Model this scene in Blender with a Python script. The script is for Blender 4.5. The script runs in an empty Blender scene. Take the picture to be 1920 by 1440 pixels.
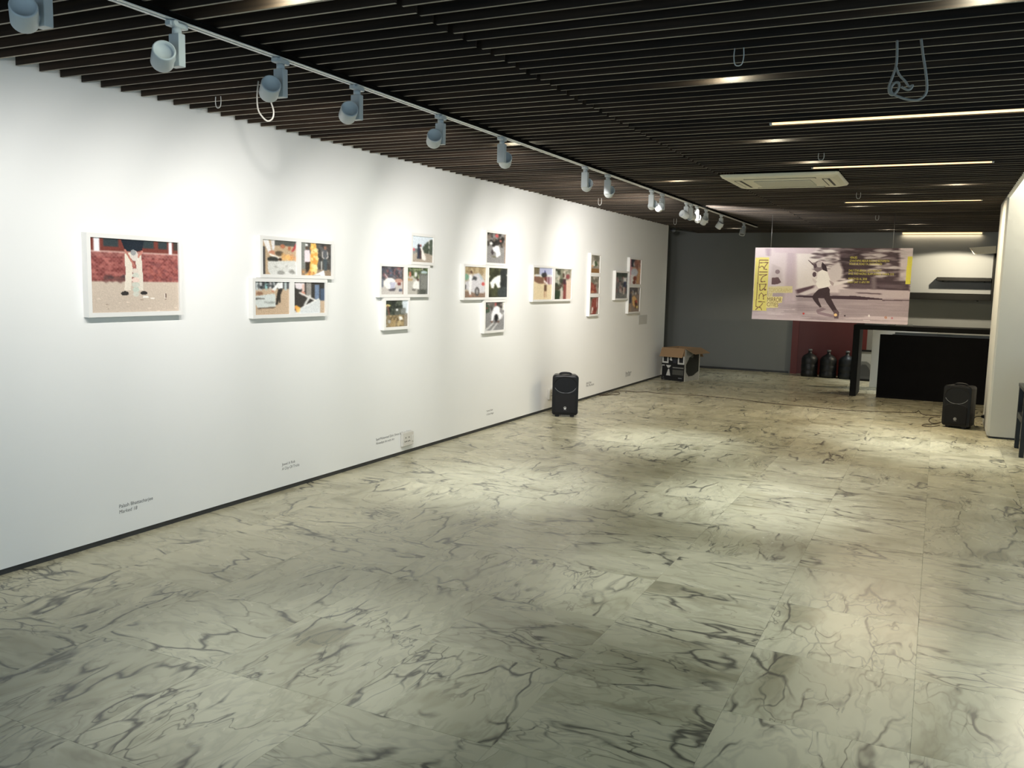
import bpy, math, random
import numpy as np
from mathutils import Vector, Matrix

random.seed(7)
rng = np.random.default_rng(11)
scene = bpy.context.scene
C = scene.collection

# ------------------------------------------------------------------ camera
F, YAW, PITCH, ROLL = 1642.36, 0.449881484, 0.115519154, 0.0230828202
CAM = np.array([4.0793, 0.0, 1.5])
def _rot():
    cy, sy = math.cos(YAW), math.sin(YAW)
    cp, sp = math.cos(PITCH), math.sin(PITCH)
    cr, sr = math.cos(ROLL), math.sin(ROLL)
    Rz = np.array([[cy, sy, 0], [-sy, cy, 0], [0, 0, 1]])
    R0 = np.array([[1, 0, 0], [0, 0, -1], [0, 1, 0]], float)
    Rp = np.array([[1, 0, 0], [0, cp, -sp], [0, sp, cp]])
    Rr = np.array([[cr, -sr, 0], [sr, cr, 0], [0, 0, 1]])
    return Rr @ Rp @ R0 @ Rz
RC = _rot()
def ray(u, v): return RC.T @ np.array([(u - 960) / F, (v - 720) / F, 1.0])
def hit(u, v, ax, val):
    d = ray(u, v); return Vector(CAM + (val - CAM[ax]) / d[ax] * d)
def fl(u, v, z=0.0): return hit(u, v, 2, z)      # pixel -> horizontal plane
def onx(u, v, x=0.0): return hit(u, v, 0, x)     # pixel -> plane of the white wall
def ony(u, v, y): return hit(u, v, 1, y)         # pixel -> plane facing down the room

cam_d = bpy.data.cameras.new('camera')
cam_d.sensor_width = 36.0; cam_d.lens = F * 36 / 1920; cam_d.clip_start = 0.05; cam_d.clip_end = 200
cam = bpy.data.objects.new('camera', cam_d); C.objects.link(cam)
_r, _u, _b = RC.T @ [1, 0, 0], RC.T @ [0, -1, 0], RC.T @ [0, 0, -1]
cam.matrix_world = Matrix(((_r[0], _u[0], _b[0], CAM[0]), (_r[1], _u[1], _b[1], CAM[1]), (_r[2], _u[2], _b[2], CAM[2]), (0, 0, 0, 1)))
scene.camera = cam

# ------------------------------------------------------------------ world, exposure, light levels
scene.view_settings.view_transform = 'Standard'
scene.view_settings.look = 'None'
scene.view_settings.exposure = 0.0
scene.view_settings.gamma = 1.0
scene.view_settings.use_curve_mapping = False
world = bpy.data.worlds.new('daylight'); scene.world = world
world.use_nodes = True
bg = world.node_tree.nodes['Background']
bg.inputs[0].default_value = (0.54, 0.79, 1.0, 1)
bg.inputs[1].default_value = 1.5
scene.cycles.max_bounces = 5; scene.cycles.diffuse_bounces = 3; scene.cycles.glossy_bounces = 2
scene.cycles.caustics_reflective = False; scene.cycles.caustics_refractive = False
W_SPOT, W_DOWN, W_STRIP = 71.0, 135.0, 2.3
COL_SPOT, COL_DOWN, COL_WARM = (1.0, 0.96, 0.91), (0.88, 0.95, 1.0), (1.0, 0.60, 0.24)

# ------------------------------------------------------------------ helpers
def srgb(*c):
    out = []
    for v in c:
        v = v / 255.0
        out.append(v / 12.92 if v <= 0.04045 else ((v + 0.055) / 1.055) ** 2.4)
    return tuple(out)

def tag(o, label=None, cat=None, group=None, kind=None):
    if label: o['label'] = label
    if cat: o['category'] = cat
    if group: o['group'] = group
    if kind: o['kind'] = kind
    return o

def thing(name, label, cat, loc=(0, 0, 0), rz=0.0, group=None):
    o = bpy.data.objects.new(name, None); C.objects.link(o)
    o.location = loc; o.rotation_euler = (0, 0, rz); o.empty_display_size = 0.1
    return tag(o, label, cat, group)

class MB:
    def __init__(s): s.v = []; s.f = []; s.sm = []
    def add(s, vs, fs, smooth=False):
        n = len(s.v); s.v += [tuple(p) for p in vs]
        s.f += [tuple(i + n for i in f) for f in fs]; s.sm += [smooth] * len(fs); return s
    def box(s, x0, y0, z0, x1, y1, z1, M=None):
        vs = [(x, y, z) for z in (z0, z1) for y in (y0, y1) for x in (x0, x1)]
        if M is not None: vs = [M @ Vector(p) for p in vs]
        return s.add(vs, [(0, 2, 3, 1), (4, 5, 7, 6), (0, 1, 5, 4), (2, 6, 7, 3), (0, 4, 6, 2), (1, 3, 7, 5)])
    def cbox(s, c, d, M=None):
        return s.box(c[0]-d[0]/2, c[1]-d[1]/2, c[2]-d[2]/2, c[0]+d[0]/2, c[1]+d[1]/2, c[2]+d[2]/2, M)
    def bevbox(s, x0, y0, z0, x1, y1, z1, b, M=None):
        # box with chamfered vertical and horizontal edges: loft of eight-sided outlines
        def ring(i, z):
            return [(x0+i+b, y0+i, z), (x1-i-b, y0+i, z), (x1-i, y0+i+b, z), (x1-i, y1-i-b, z),
                    (x1-i-b, y1-i, z), (x0+i+b, y1-i, z), (x0+i, y1-i-b, z), (x0+i, y0+i+b, z)]
        return s.loft([ring(b, z0), ring(0, z0+b), ring(0, z1-b), ring(b, z1)], M=M)
    def loft(s, rings, cap=True, smooth=False, M=None, close=True):
        n = len(rings[0]); vs = [p for r in rings for p in r]
        if M is not None: vs = [M @ Vector(p) for p in vs]
        fs = []
        for k in range(len(rings) - 1):
            for i in range(n if close else n - 1):
                j = (i + 1) % n
                fs.append((k*n+i, k*n+j, (k+1)*n+j, (k+1)*n+i))
        base = len(s.v); s.add(vs, fs, smooth)
        if cap:
            s.f += [tuple(base + i for i in reversed(range(n))), tuple(base + (len(rings)-1)*n + i for i in range(n))]
            s.sm += [False, False]
        return s
    def cyl(s, p0, p1, r0, r1=None, n=20, cap=True, smooth=True):
        p0, p1 = Vector(p0), Vector(p1); r1 = r0 if r1 is None else r1
        d = (p1 - p0).normalized(); a = d.orthogonal().normalized(); b = d.cross(a)
        R = lambda p, r: [p + (a * math.cos(2*math.pi*i/n) + b * math.sin(2*math.pi*i/n)) * r for i in range(n)]
        return s.loft([R(p0, r0), R(p1, r1)], cap, smooth)
    def lathe(s, p0, d, prof, n=24, smooth=True):
        # prof: (distance along d, radius)
        p0, d = Vector(p0), Vector(d).normalized(); a = d.orthogonal().normalized(); b = d.cross(a)
        rings = [[p0 + d*t + (a*math.cos(2*math.pi*i/n) + b*math.sin(2*math.pi*i/n))*max(r, 1e-4) for i in range(n)] for t, r in prof]
        return s.loft(rings, True, smooth)
    def tube(s, pts, r, n=6):
        pts = [Vector(p) for p in pts]; rings = []; prev = None
        for i, p in enumerate(pts):
            d = (pts[min(i+1, len(pts)-1)] - pts[max(i-1, 0)]).normalized()
            a = d.orthogonal().normalized() if prev is None else (prev - d*prev.dot(d)).normalized()
            prev = a; b = d.cross(a)
            rings.append([p + (a*math.cos(2*math.pi*k/n) + b*math.sin(2*math.pi*k/n))*r for k in range(n)])
        return s.loft(rings, True, True)
    def mesh(s, name, mat):
        m = bpy.data.meshes.new(name); m.from_pydata(s.v, [], s.f)
        m.polygons.foreach_set('use_smooth', s.sm); m.update()
        if mat: m.materials.append(mat)
        return m
    def build(s, name, mat, parent=None, loc=None, rot=None):
        o = bpy.data.objects.new(name, s.mesh(name, mat)); C.objects.link(o)
        if parent: o.parent = parent
        if loc is not None: o.location = loc
        if rot is not None: o.rotation_euler = rot
        return o

def spline(pts, n=8):
    P = [Vector(p) for p in pts]; out = []
    for i in range(len(P) - 1):
        p0, p1, p2, p3 = P[max(i-1, 0)], P[i], P[i+1], P[min(i+2, len(P)-1)]
        for k in range(n):
            t = k / n
            out.append(0.5*((2*p1) + (p2-p0)*t + (2*p0-5*p1+4*p2-p3)*t*t + (3*p1-p0-3*p2+p3)*t**3))
    return out + [P[-1]]

# ------------------------------------------------------------------ materials
def mat(name, col, rough=0.5, metal=0.0, spec=0.5, noise=0.0, nscale=20.0, bump=0.0, emit=None, estr=0.0, coat=0.0):
    m = bpy.data.materials.new(name); m.use_nodes = True
    nt = m.node_tree; b = nt.nodes['Principled BSDF']
    b.inputs['Base Color'].default_value = (*col, 1); b.inputs['Roughness'].default_value = rough
    b.inputs['Metallic'].default_value = metal; b.inputs['Specular IOR Level'].default_value = spec
    if coat: b.inputs['Coat Weight'].default_value = coat; b.inputs['Coat Roughness'].default_value = 0.1
    if emit: b.inputs['Emission Color'].default_value = (*emit, 1); b.inputs['Emission Strength'].default_value = estr
    if noise or bump:
        tc = nt.nodes.new('ShaderNodeTexCoord'); nz = nt.nodes.new('ShaderNodeTexNoise')
        nz.inputs['Scale'].default_value = nscale; nz.inputs['Detail'].default_value = 5
        nt.links.new(tc.outputs['Object'], nz.inputs['Vector'])
        if noise:
            mx = nt.nodes.new('ShaderNodeMix'); mx.data_type = 'RGBA'; mx.blend_type = 'MULTIPLY'; mx.inputs['Factor'].default_value = 1
            mp = nt.nodes.new('ShaderNodeMapRange'); mp.inputs['To Min'].default_value = 1 - noise; mp.inputs['To Max'].default_value = 1 + noise
            nt.links.new(nz.outputs['Fac'], mp.inputs['Value'])
            mx.inputs['A'].default_value = (*col, 1)
            nt.links.new(mp.outputs['Result'], mx.inputs['B']); nt.links.new(mx.outputs['Result'], b.inputs['Base Color'])
        if bump:
            bp = nt.nodes.new('ShaderNodeBump'); bp.inputs['Strength'].default_value = bump; bp.inputs['Distance'].default_value = 0.01
            nt.links.new(nz.outputs['Fac'], bp.inputs['Height']); nt.links.new(bp.outputs['Normal'], b.inputs['Normal'])
    return m

M_wall = mat('white_paint', (0.82, 0.82, 0.80), 0.75, spec=0.2, noise=0.015, nscale=3, bump=0.02)
M_grey = mat('grey_paint', (0.22, 0.23, 0.225), 0.8, spec=0.2, noise=0.03, nscale=4)
M_col = mat('column_paint', (0.55, 0.56, 0.54), 0.75, spec=0.2, noise=0.03, nscale=5)
M_void = mat('black_void', (0.006, 0.006, 0.006), 0.95, spec=0.0)
M_base = mat('dark_skirting', (0.03, 0.032, 0.033), 0.5, noise=0.5, nscale=9)
M_white = mat('white_powder_coat', (0.56, 0.59, 0.60), 0.45, noise=0.02, nscale=30)
M_track = mat('white_track', (0.80, 0.80, 0.77), 0.45, noise=0.02)
M_slot = mat('dark_slot', (0.02, 0.02, 0.02), 0.6, noise=0.1)
M_frame = mat('white_frame', (0.77, 0.76, 0.73), 0.5, noise=0.015, nscale=12)
M_black = mat('black_plastic', (0.006, 0.006, 0.007), 0.38, spec=0.28, noise=0.15, nscale=60)
M_grille = mat('black_grille', (0.006, 0.006, 0.007), 0.7, spec=0.3, noise=0.3, nscale=220, bump=0.25)
M_silver = mat('silver_badge', (0.45, 0.45, 0.45), 0.35, metal=0.6, noise=0.05)
M_desk = mat('black_wood', (0.007, 0.007, 0.006), 0.55, spec=0.15, noise=0.3, nscale=14)
M_blackcloth = mat('black_board', (0.005, 0.005, 0.006), 0.85, spec=0.15, noise=0.3, nscale=10)
M_red = mat('dark_red_paint', (0.075, 0.007, 0.006), 0.5, noise=0.12, nscale=5)
M_redframe = mat('red_door_frame', (0.11, 0.013, 0.010), 0.5, noise=0.12, nscale=9)
M_jug = mat('dark_tinted_plastic', (0.006, 0.008, 0.010), 0.45, noise=0.2, nscale=8)
M_card = mat('brown_cardboard', (0.30, 0.19, 0.10), 0.85, noise=0.06, nscale=14)
M_ac = mat('ivory_plastic', (0.62, 0.60, 0.49), 0.45, noise=0.02)
M_acgr = mat('grey_grille', (0.42, 0.42, 0.36), 0.6, noise=0.15, nscale=120, bump=0.3)
M_cable = mat('brown_cable', (0.05, 0.032, 0.02), 0.6, noise=0.1)
M_wcable = mat('white_cable', (0.30, 0.29, 0.26), 0.55, noise=0.05)
M_wire = mat('steel_wire', (0.5, 0.5, 0.5), 0.4, metal=0.8, noise=0.05)
M_ink = mat('grey_vinyl_lettering', (0.10, 0.10, 0.10), 0.7, noise=0.05)
M_sock = mat('ivory_socket', (0.62, 0.60, 0.55), 0.4, noise=0.03)
M_hook = mat('clear_plastic_hook', (0.55, 0.55, 0.52), 0.25, noise=0.05)
M_chair = mat('black_lacquer', (0.008, 0.010, 0.012), 0.35, noise=0.2, nscale=12)
M_cream = mat('cream_metal', (0.80, 0.74, 0.58), 0.5, noise=0.03)
M_paper = mat('grey_white_paper', (0.55, 0.55, 0.52), 0.7, noise=0.08, nscale=6)
M_lens = mat('lamp_lens', (0.9, 0.9, 0.9), 0.3, emit=COL_SPOT, estr=6.0)
M_bulb = mat('downlight_lens', (0.9, 0.9, 0.9), 0.3, emit=(0.92, 1.0, 0.84), estr=330.0)
M_tube = mat('warm_tube', (0.9, 0.9, 0.9), 0.3, emit=COL_WARM, estr=W_STRIP)
M_off = mat('dark_lens', (0.15, 0.16, 0.17), 0.2, noise=0.05)

for m_ in (M_lens,): m_.cycles.emission_sampling = 'NONE'
def slat_material(name, tint):
    m = bpy.data.materials.new(name); m.use_nodes = True
    nt = m.node_tree; N = nt.nodes; L = nt.links; b = N['Principled BSDF']
    tc = N.new('ShaderNodeTexCoord'); oi = N.new('ShaderNodeObjectInfo')
    mp = N.new('ShaderNodeMapping'); mp.inputs['Scale'].default_value = (1.5, 40, 40)
    cmb = N.new('ShaderNodeCombineXYZ'); mul = N.new('ShaderNodeMath'); mul.operation = 'MULTIPLY'; mul.inputs[1].default_value = 37
    L.new(oi.outputs['Random'], mul.inputs[0]); L.new(mul.outputs[0], cmb.inputs[0]); L.new(mul.outputs[0], cmb.inputs[2])
    L.new(tc.outputs['Object'], mp.inputs['Vector']); L.new(cmb.outputs[0], mp.inputs['Location'])
    nz = N.new('ShaderNodeTexNoise'); nz.inputs['Scale'].default_value = 1.3; nz.inputs['Detail'].default_value = 6
    L.new(mp.outputs[0], nz.inputs['Vector'])
    rp = N.new('ShaderNodeValToRGB'); e = rp.color_ramp.elements
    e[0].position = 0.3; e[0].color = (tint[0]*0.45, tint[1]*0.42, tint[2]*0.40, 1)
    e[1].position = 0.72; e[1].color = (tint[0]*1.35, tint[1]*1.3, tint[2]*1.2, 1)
    L.new(nz.outputs['Fac'], rp.inputs[0])
    hv = N.new('ShaderNodeHueSaturation'); mr = N.new('ShaderNodeMapRange')
    mr.inputs['To Min'].default_value = 0.55; mr.inputs['To Max'].default_value = 1.55
    L.new(oi.outputs['Random'], mr.inputs['Value']); L.new(mr.outputs[0], hv.inputs['Value']); L.new(rp.outputs[0], hv.inputs['Color'])
    L.new(hv.outputs[0], b.inputs['Base Color'])
    b.inputs['Roughness'].default_value = 0.6; b.inputs['Specular IOR Level'].default_value = 0.3
    return m
M_slat = slat_material('dark_stained_wood', (0.030, 0.0195, 0.013))
M_edge = slat_material('bounce_lit_slat_edge', (0.28, 0.26, 0.225))  # slat undersides coloured paler, with light bounced off the floor put into the colour

def marble_material():
    m = bpy.data.materials.new('grey_veined_marble'); m.use_nodes = True
    nt = m.node_tree; N = nt.nodes; L = nt.links; b = N['Principled BSDF']
    def node(t, **k):
        n = N.new(t)
        for a, v in k.items(): setattr(n, a, v)
        return n
    def math_(op, a, bb=None):
        n = node('ShaderNodeMath', operation=op)
        for i, x in enumerate((a, bb)):
            if x is None: continue
            if isinstance(x, (int, float)): n.inputs[i].default_value = x
            else: L.new(x, n.inputs[i])
        return n.outputs[0]
    tc = node('ShaderNodeTexCoord'); oi = node('ShaderNodeObjectInfo')
    rnd = oi.outputs['Random']
    q = math_('MULTIPLY', math_('FLOOR', math_('MULTIPLY', rnd, 4.0)), math.pi / 2)
    vr = node('ShaderNodeVectorRotate', rotation_type='Z_AXIS'); L.new(tc.outputs['Object'], vr.inputs['Vector']); L.new(q, vr.inputs['Angle'])
    off = node('ShaderNodeCombineXYZ'); L.new(math_('MULTIPLY', rnd, 91.7), off.inputs[0]); L.new(math_('MULTIPLY', rnd, 53.3), off.inputs[1])
    ad = node('ShaderNodeVectorMath', operation='ADD'); L.new(vr.outputs[0], ad.inputs[0]); L.new(off.outputs[0], ad.inputs[1])
    mp = node('ShaderNodeMapping'); mp.inputs['Rotation'].default_value = (0, 0, 0.62); mp.inputs['Scale'].default_value = (0.85, 2.0, 1)
    L.new(ad.outputs[0], mp.inputs['Vector'])
    # domain warp
    w = node('ShaderNodeTexNoise'); w.inputs['Scale'].default_value = 3.0; w.inputs['Detail'].default_value = 2.5; L.new(mp.outputs[0], w.inputs['Vector'])
    ws = node('ShaderNodeVectorMath', operation='SCALE'); ws.inputs['Scale'].default_value = 0.45
    wc = node('ShaderNodeVectorMath', operation='SUBTRACT'); wc.inputs[1].default_value = (0.5, 0.5, 0.5)
    L.new(w.outputs['Color'], wc.inputs[0]); L.new(wc.outputs[0], ws.inputs[0])
    wa = node('ShaderNodeVectorMath', operation='ADD'); L.new(mp.outputs[0], wa.inputs[0]); L.new(ws.outputs[0], wa.inputs[1])
    def veins(scale, width, detail):
        n = node('ShaderNodeTexNoise'); n.inputs['Scale'].default_value = scale; n.inputs['Detail'].default_value = detail; n.inputs['Roughness'].default_value = 0.6
        L.new(wa.outputs[0], n.inputs['Vector'])
        d = math_('ABSOLUTE', math_('SUBTRACT', n.outputs['Fac'], 0.5))
        r = node('ShaderNodeMapRange'); r.inputs['From Min'].default_value = 0; r.inputs['From Max'].default_value = width
        r.inputs['To Min'].default_value = 1; r.inputs['To Max'].default_value = 0; L.new(d, r.inputs['Value'])
        return r.outputs[0]
    def patch(scale, lo, hi):
        n = node('ShaderNodeTexNoise'); n.inputs['Scale'].default_value = scale; n.inputs['Detail'].default_value = 1
        L.new(ad.outputs[0], n.inputs['Vector'])
        r = node('ShaderNodeMapRange'); r.inputs['From Min'].default_value = lo; r.inputs['From Max'].default_value = hi; L.new(n.outputs['Fac'], r.inputs['Value'])
        return r.outputs[0]
    def cracks(scale, width):
        n = node('ShaderNodeTexVoronoi', feature='DISTANCE_TO_EDGE'); n.inputs['Scale'].default_value = scale
        L.new(wa.outputs[0], n.inputs['Vector'])
        r = node('ShaderNodeMapRange'); r.inputs['From Min'].default_value = 0; r.inputs['From Max'].default_value = width
        r.inputs['To Min'].default_value = 1; r.inputs['To Max'].default_value = 0; L.new(n.outputs['Distance'], r.inputs['Value'])
        return r.outputs[0]
    v1 = math_('MULTIPLY', cracks(1.7, 0.035), patch(3.1, 0.42, 0.58))
    v2 = math_('MULTIPLY', cracks(5.0, 0.05), patch(1.9, 0.52, 0.66))
    v4 = math_('MULTIPLY', veins(2.2, 0.012, 3.5), patch(2.6, 0.44, 0.6))
    v3 = math_('MULTIPLY', veins(3.4, 0.05, 3), 0.20)
    cl = node('ShaderNodeTexNoise'); cl.inputs['Scale'].default_value = 1.8; cl.inputs['Detail'].default_value = 4; L.new(wa.outputs[0], cl.inputs['Vector'])
    rp = node('ShaderNodeValToRGB'); e = rp.color_ramp.elements
    e[0].position = 0.28; e[0].color = (0.31, 0.285, 0.185, 1); e[1].position = 0.70; e[1].color = (0.565, 0.53, 0.38, 1)
    k = rp.color_ramp.elements.new(0.42); k.color = (0.475, 0.445, 0.31, 1)
    L.new(cl.outputs['Fac'], rp.inputs[0])
    tone = node('ShaderNodeMapRange'); tone.inputs['To Min'].default_value = 0.92; tone.inputs['To Max'].default_value = 1.06
    L.new(math_('FRACT', math_('MULTIPLY', rnd, 17.31)), tone.inputs['Value'])
    mt = node('ShaderNodeMix', data_type='RGBA', blend_type='MULTIPLY'); mt.inputs['Factor'].default_value = 1
    L.new(rp.outputs[0], mt.inputs['A']); L.new(tone.outputs[0], mt.inputs['B'])
    tot = math_('MINIMUM', math_('ADD', math_('ADD', math_('MULTIPLY', v1, 1.0), math_('MULTIPLY', v2, 0.8)), math_('ADD', v3, math_('MULTIPLY', v4, 0.7))), 0.9)
    mx = node('ShaderNodeMix', data_type='RGBA'); L.new(tot, mx.inputs['Factor']); L.new(mt.outputs['Result'], mx.inputs['A'])
    mx.inputs['B'].default_value = (0.075, 0.072, 0.058, 1)
    L.new(mx.outputs['Result'], b.inputs['Base Color'])
    rr = node('ShaderNodeMapRange'); rr.inputs['To Min'].default_value = 0.20; rr.inputs['To Max'].default_value = 0.34
    L.new(cl.outputs['Fac'], rr.inputs['Value']); L.new(rr.outputs[0], b.inputs['Roughness'])
    b.inputs['Specular IOR Level'].default_value = 0.45
    return m
M_marble = marble_material()
M_grout = mat('tile_bed', (0.16, 0.155, 0.13), 0.8, noise=0.1, nscale=30)

def print_material(name, rough=0.4):
    m = bpy.data.materials.new(name); m.use_nodes = True
    nt = m.node_tree; b = nt.nodes['Principled BSDF']
    a = nt.nodes.new('ShaderNodeAttribute'); a.attribute_name = 'ink'
    nt.links.new(a.outputs['Color'], b.inputs['Base Color'])
    b.inputs['Roughness'].default_value = rough; b.inputs['Specular IOR Level'].default_value = 0.3
    return m
M_print = print_material('photo_print', 0.35)
M_poster = print_material('banner_print', 0.55)
M_boxprint = print_material('carton_print', 0.7)

# ------------------------------------------------------------------ flat prints: ink laid out on a fine grid
class Ink:
    """A small drawing in the unit square (x right, y down), later laid on a grid of coloured vertices."""
    def __init__(s, w, h, bg):
        s.w, s.h = w, h; s.a = np.zeros((h, w, 3)); s.a[:] = np.array(bg) / 255.0
        s.X, s.Y = np.meshgrid((np.arange(w) + 0.5) / w, (np.arange(h) + 0.5) / h)
    def put(s, m, c, al=1.0):
        s.a[m] = s.a[m] * (1 - al) + np.array(c) / 255.0 * al; return s
    def r(s, x0, y0, x1, y1, c, al=1.0): return s.put((s.X >= x0) & (s.X < x1) & (s.Y >= y0) & (s.Y < y1), c, al)
    def e(s, cx, cy, rx, ry, c, al=1.0): return s.put(((s.X-cx)/rx)**2 + ((s.Y-cy)/ry)**2 < 1, c, al)
    def p(s, pts, c, al=1.0):
        m = np.zeros((s.h, s.w), bool); n = len(pts)
        for i in range(n):
            (x0, y0), (x1, y1) = pts[i], pts[(i+1) % n]
            if y0 == y1: continue
            m ^= ((s.Y >= min(y0, y1)) & (s.Y < max(y0, y1)) & (s.X < (s.Y-y0)*(x1-x0)/(y1-y0)+x0))
        return s.put(m, c, al)
    def l(s, pts, wd, c, al=1.0, asp=1.0):
        m = np.zeros((s.h, s.w), bool)
        for (x0, y0), (x1, y1) in zip(pts[:-1], pts[1:]):
            dx, dy = (x1-x0)*asp, y1-y0; d2 = dx*dx+dy*dy+1e-9
            t = np.clip(((s.X-x0)*asp*dx+(s.Y-y0)*dy)/d2, 0, 1)
            m |= ((s.X-x0)*asp-t*dx)**2+(s.Y-y0-t*dy)**2 < (wd/2)**2
        return s.put(m, c, al)
    def blot(s, box, n, size, cols, al=0.8, stretch=1.0):
        x0, y0, x1, y1 = box
        for _ in range(n):
            c = cols[rng.integers(len(cols))]; k = size * rng.uniform(0.5, 1.4)
            s.e(rng.uniform(x0, x1), rng.uniform(y0, y1), k*stretch, k, c, al)
        return s
    def blur(s, nx, ny=None):
        for ax, n in ((1, nx), (0, nx if ny is None else ny)):
            if n < 1: continue
            pad = [(0, 0)]*3; pad[ax] = (n, n); q = np.pad(s.a, pad, mode='edge'); acc = 0
            for k in range(2*n+1):
                sl = [slice(None)]*3; sl[ax] = slice(k, k + s.a.shape[ax]); acc = acc + q[tuple(sl)]
            s.a = acc / (2*n+1)
        return s
    def grain(s, amt=0.04):
        s.a = np.clip(s.a + rng.normal(0, amt, (s.h, s.w, 1)), 0, 1); return s
    def mesh(s, name, material, o, eu, ev):
        """grid with corner o, edge vectors eu (right) and ev (down)"""
        h, w = s.h, s.w; o, eu, ev = (np.array(x, float) for x in (o, eu, ev))
        gx, gy = np.meshgrid(np.linspace(0, 1, w), np.linspace(0, 1, h))
        co = o + gx[..., None]*eu + gy[..., None]*ev
        idx = np.arange(w*h).reshape(h, w)
        q = np.stack([idx[:-1, :-1], idx[1:, :-1], idx[1:, 1:], idx[:-1, 1:]], -1).reshape(-1, 4)
        m = bpy.data.meshes.new(name); m.vertices.add(w*h); m.vertices.foreach_set('co', co.reshape(-1))
        nq = len(q); m.loops.add(nq*4); m.loops.foreach_set('vertex_index', q.reshape(-1).astype(np.int32))
        m.polygons.add(nq); m.polygons.foreach_set('loop_start', np.arange(0, nq*4, 4, dtype=np.int32)); m.polygons.foreach_set('loop_total', np.full(nq, 4, dtype=np.int32))
        m.update()
        at = m.color_attributes.new('ink', 'FLOAT_COLOR', 'POINT')
        g = s.a.mean(-1, keepdims=True); s.a = np.clip(g + (s.a-g)*0.88, 0, 1)
        lin = np.where(s.a <= 0.04045, s.a/12.92, ((s.a+0.055)/1.055)**2.4)
        at.data.foreach_set('color', np.concatenate([lin, np.ones((h, w, 1))], -1).reshape(-1).astype(np.float32))
        m.materials.append(material); return m
    def build(s, name, material, parent, o, eu, ev):
        ob = bpy.data.objects.new(name, s.mesh(name, material, o, eu, ev)); C.objects.link(ob); ob.parent = parent; return ob

def text_mesh(body, material, size=1.0, shear=0.0, space=1.0):
    cu = bpy.data.curves.new('lettering', 'FONT'); cu.body = body; cu.size = size; cu.shear = shear; cu.space_line = 1.0; cu.space_character = space
    ob = bpy.data.objects.new('lettering', cu); C.objects.link(ob)
    dg = bpy.context.evaluated_depsgraph_get(); me = bpy.data.meshes.new_from_object(ob.evaluated_get(dg))
    bpy.data.objects.remove(ob); me.name = 'lettering'; me.materials.clear(); me.materials.append(material); return me

def place_text(me, name, o, ex, ez, width=None, height=None, parent=None):
    """lay lettering with its baseline start at o, running along ex, upright along ez"""
    co = np.zeros(len(me.vertices)*3); me.vertices.foreach_get('co', co); co = co.reshape(-1, 3)
    w = co[:, 0].max()-co[:, 0].min(); s = width/w if width else 1.0
    sh = s if height is None else height
    ex, ez, o = np.array(ex, float), np.array(ez, float), np.array(o, float)
    out = o + (co[:, :1]-co[:, 0].min())*s*ex + co[:, 1:2]*sh*ez
    me.vertices.foreach_set('co', out.reshape(-1)); me.update()
    ob = bpy.data.objects.new(name, me); C.objects.link(ob)
    if parent: ob.parent = parent
    return ob, s

# ================================================================== THE SETTING
ZS = 2.4735            # underside of the ceiling slats
Y_END = 14.22          # free end of the white wall
Y_FAR = 16.19          # far wall
X_EDGE = 4.62          # right edge of the slatted ceiling
X_R, Y_N = 7.5, -3.0

# floor: bed + marble slabs, 0.612 m each
floor = tag(MB().box(-2.6, Y_N, -0.12, X_R, Y_FAR + 0.15, -0.004).build('floor', M_grout), kind='structure')
T = 0.612
tile_mesh = MB().bevbox(-T/2+0.0003, -T/2+0.0003, -0.02, T/2-0.0003, T/2-0.0003, 0.0, 0.0005).mesh('tile', M_marble)
xs = [2.262 + T*k for k in range(-5, 7)]
ys = [3.02 + T*k for k in range(-3, 22)]
for i in range(len(xs)-1):
    for j in range(len(ys)-1):
        cx, cy = (xs[i]+xs[i+1])/2, (ys[j]+ys[j+1])/2
        if cx < -0.4 and cy < 13.2: continue
        if cx > 5.3 and cy < 8: continue
        o = bpy.data.objects.new('tile', tile_mesh); C.objects.link(o); o.parent = floor; o.location = (cx, cy, 0)
# floor outside the tiles that the camera can pick apart
rest = MB()
rest.box(-0.85, Y_N, -0.02, X_R, ys[0]-0.0006, 0.0).box(xs[-1]+0.0006, ys[0], -0.02, X_R, Y_FAR+0.1, 0.0)
rest.box(5.32, ys[0], -0.02, xs[-1]-0.0006, 8.0-0.1, 0.0).box(-2.6, ys[-1]+0.0006, -0.02, xs[-1], Y_FAR+0.1, 0.0)
o = rest.build('marble_floor_beyond_view', M_marble, floor); o['kind'] = 'stuff'

# white exhibition wall
wl = tag(MB().box(-0.14, Y_N, 0.03, 0.0, Y_END, 3.0).build('wall_left', M_wall), kind='structure')
tag(MB().box(-0.13, Y_N, 0.0, -0.006, Y_END-0.006, 0.03).build('baseboard_left', M_base), kind='structure')
wf = tag(MB().box(-2.6, Y_FAR, 0, X_R, Y_FAR+0.15, 3.0).build('wall_far', M_grey), kind='structure')
tag(MB().box(-2.6, Y_FAR-0.012, 0, 1.74, Y_FAR, 0.035).build('baseboard_far', M_base), kind='structure')
tag(MB().box(-2.75, 10, 0, -2.6, Y_FAR+0.15, 3.0).build('wall_behind_blocker', M_grey), kind='structure')  # unseen, added to block sky light behind the white wall
tag(MB().box(-2.75, 9.85, 0, -0.14, 10.0, 3.0).build('wall_closing_blocker', M_grey), kind='structure')  # unseen too, closes the same space against sky light
tag(MB().box(X_R, 6.0, 0, X_R+0.15, Y_FAR+0.15, 3.0).build('wall_right', M_wall), kind='structure')
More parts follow.
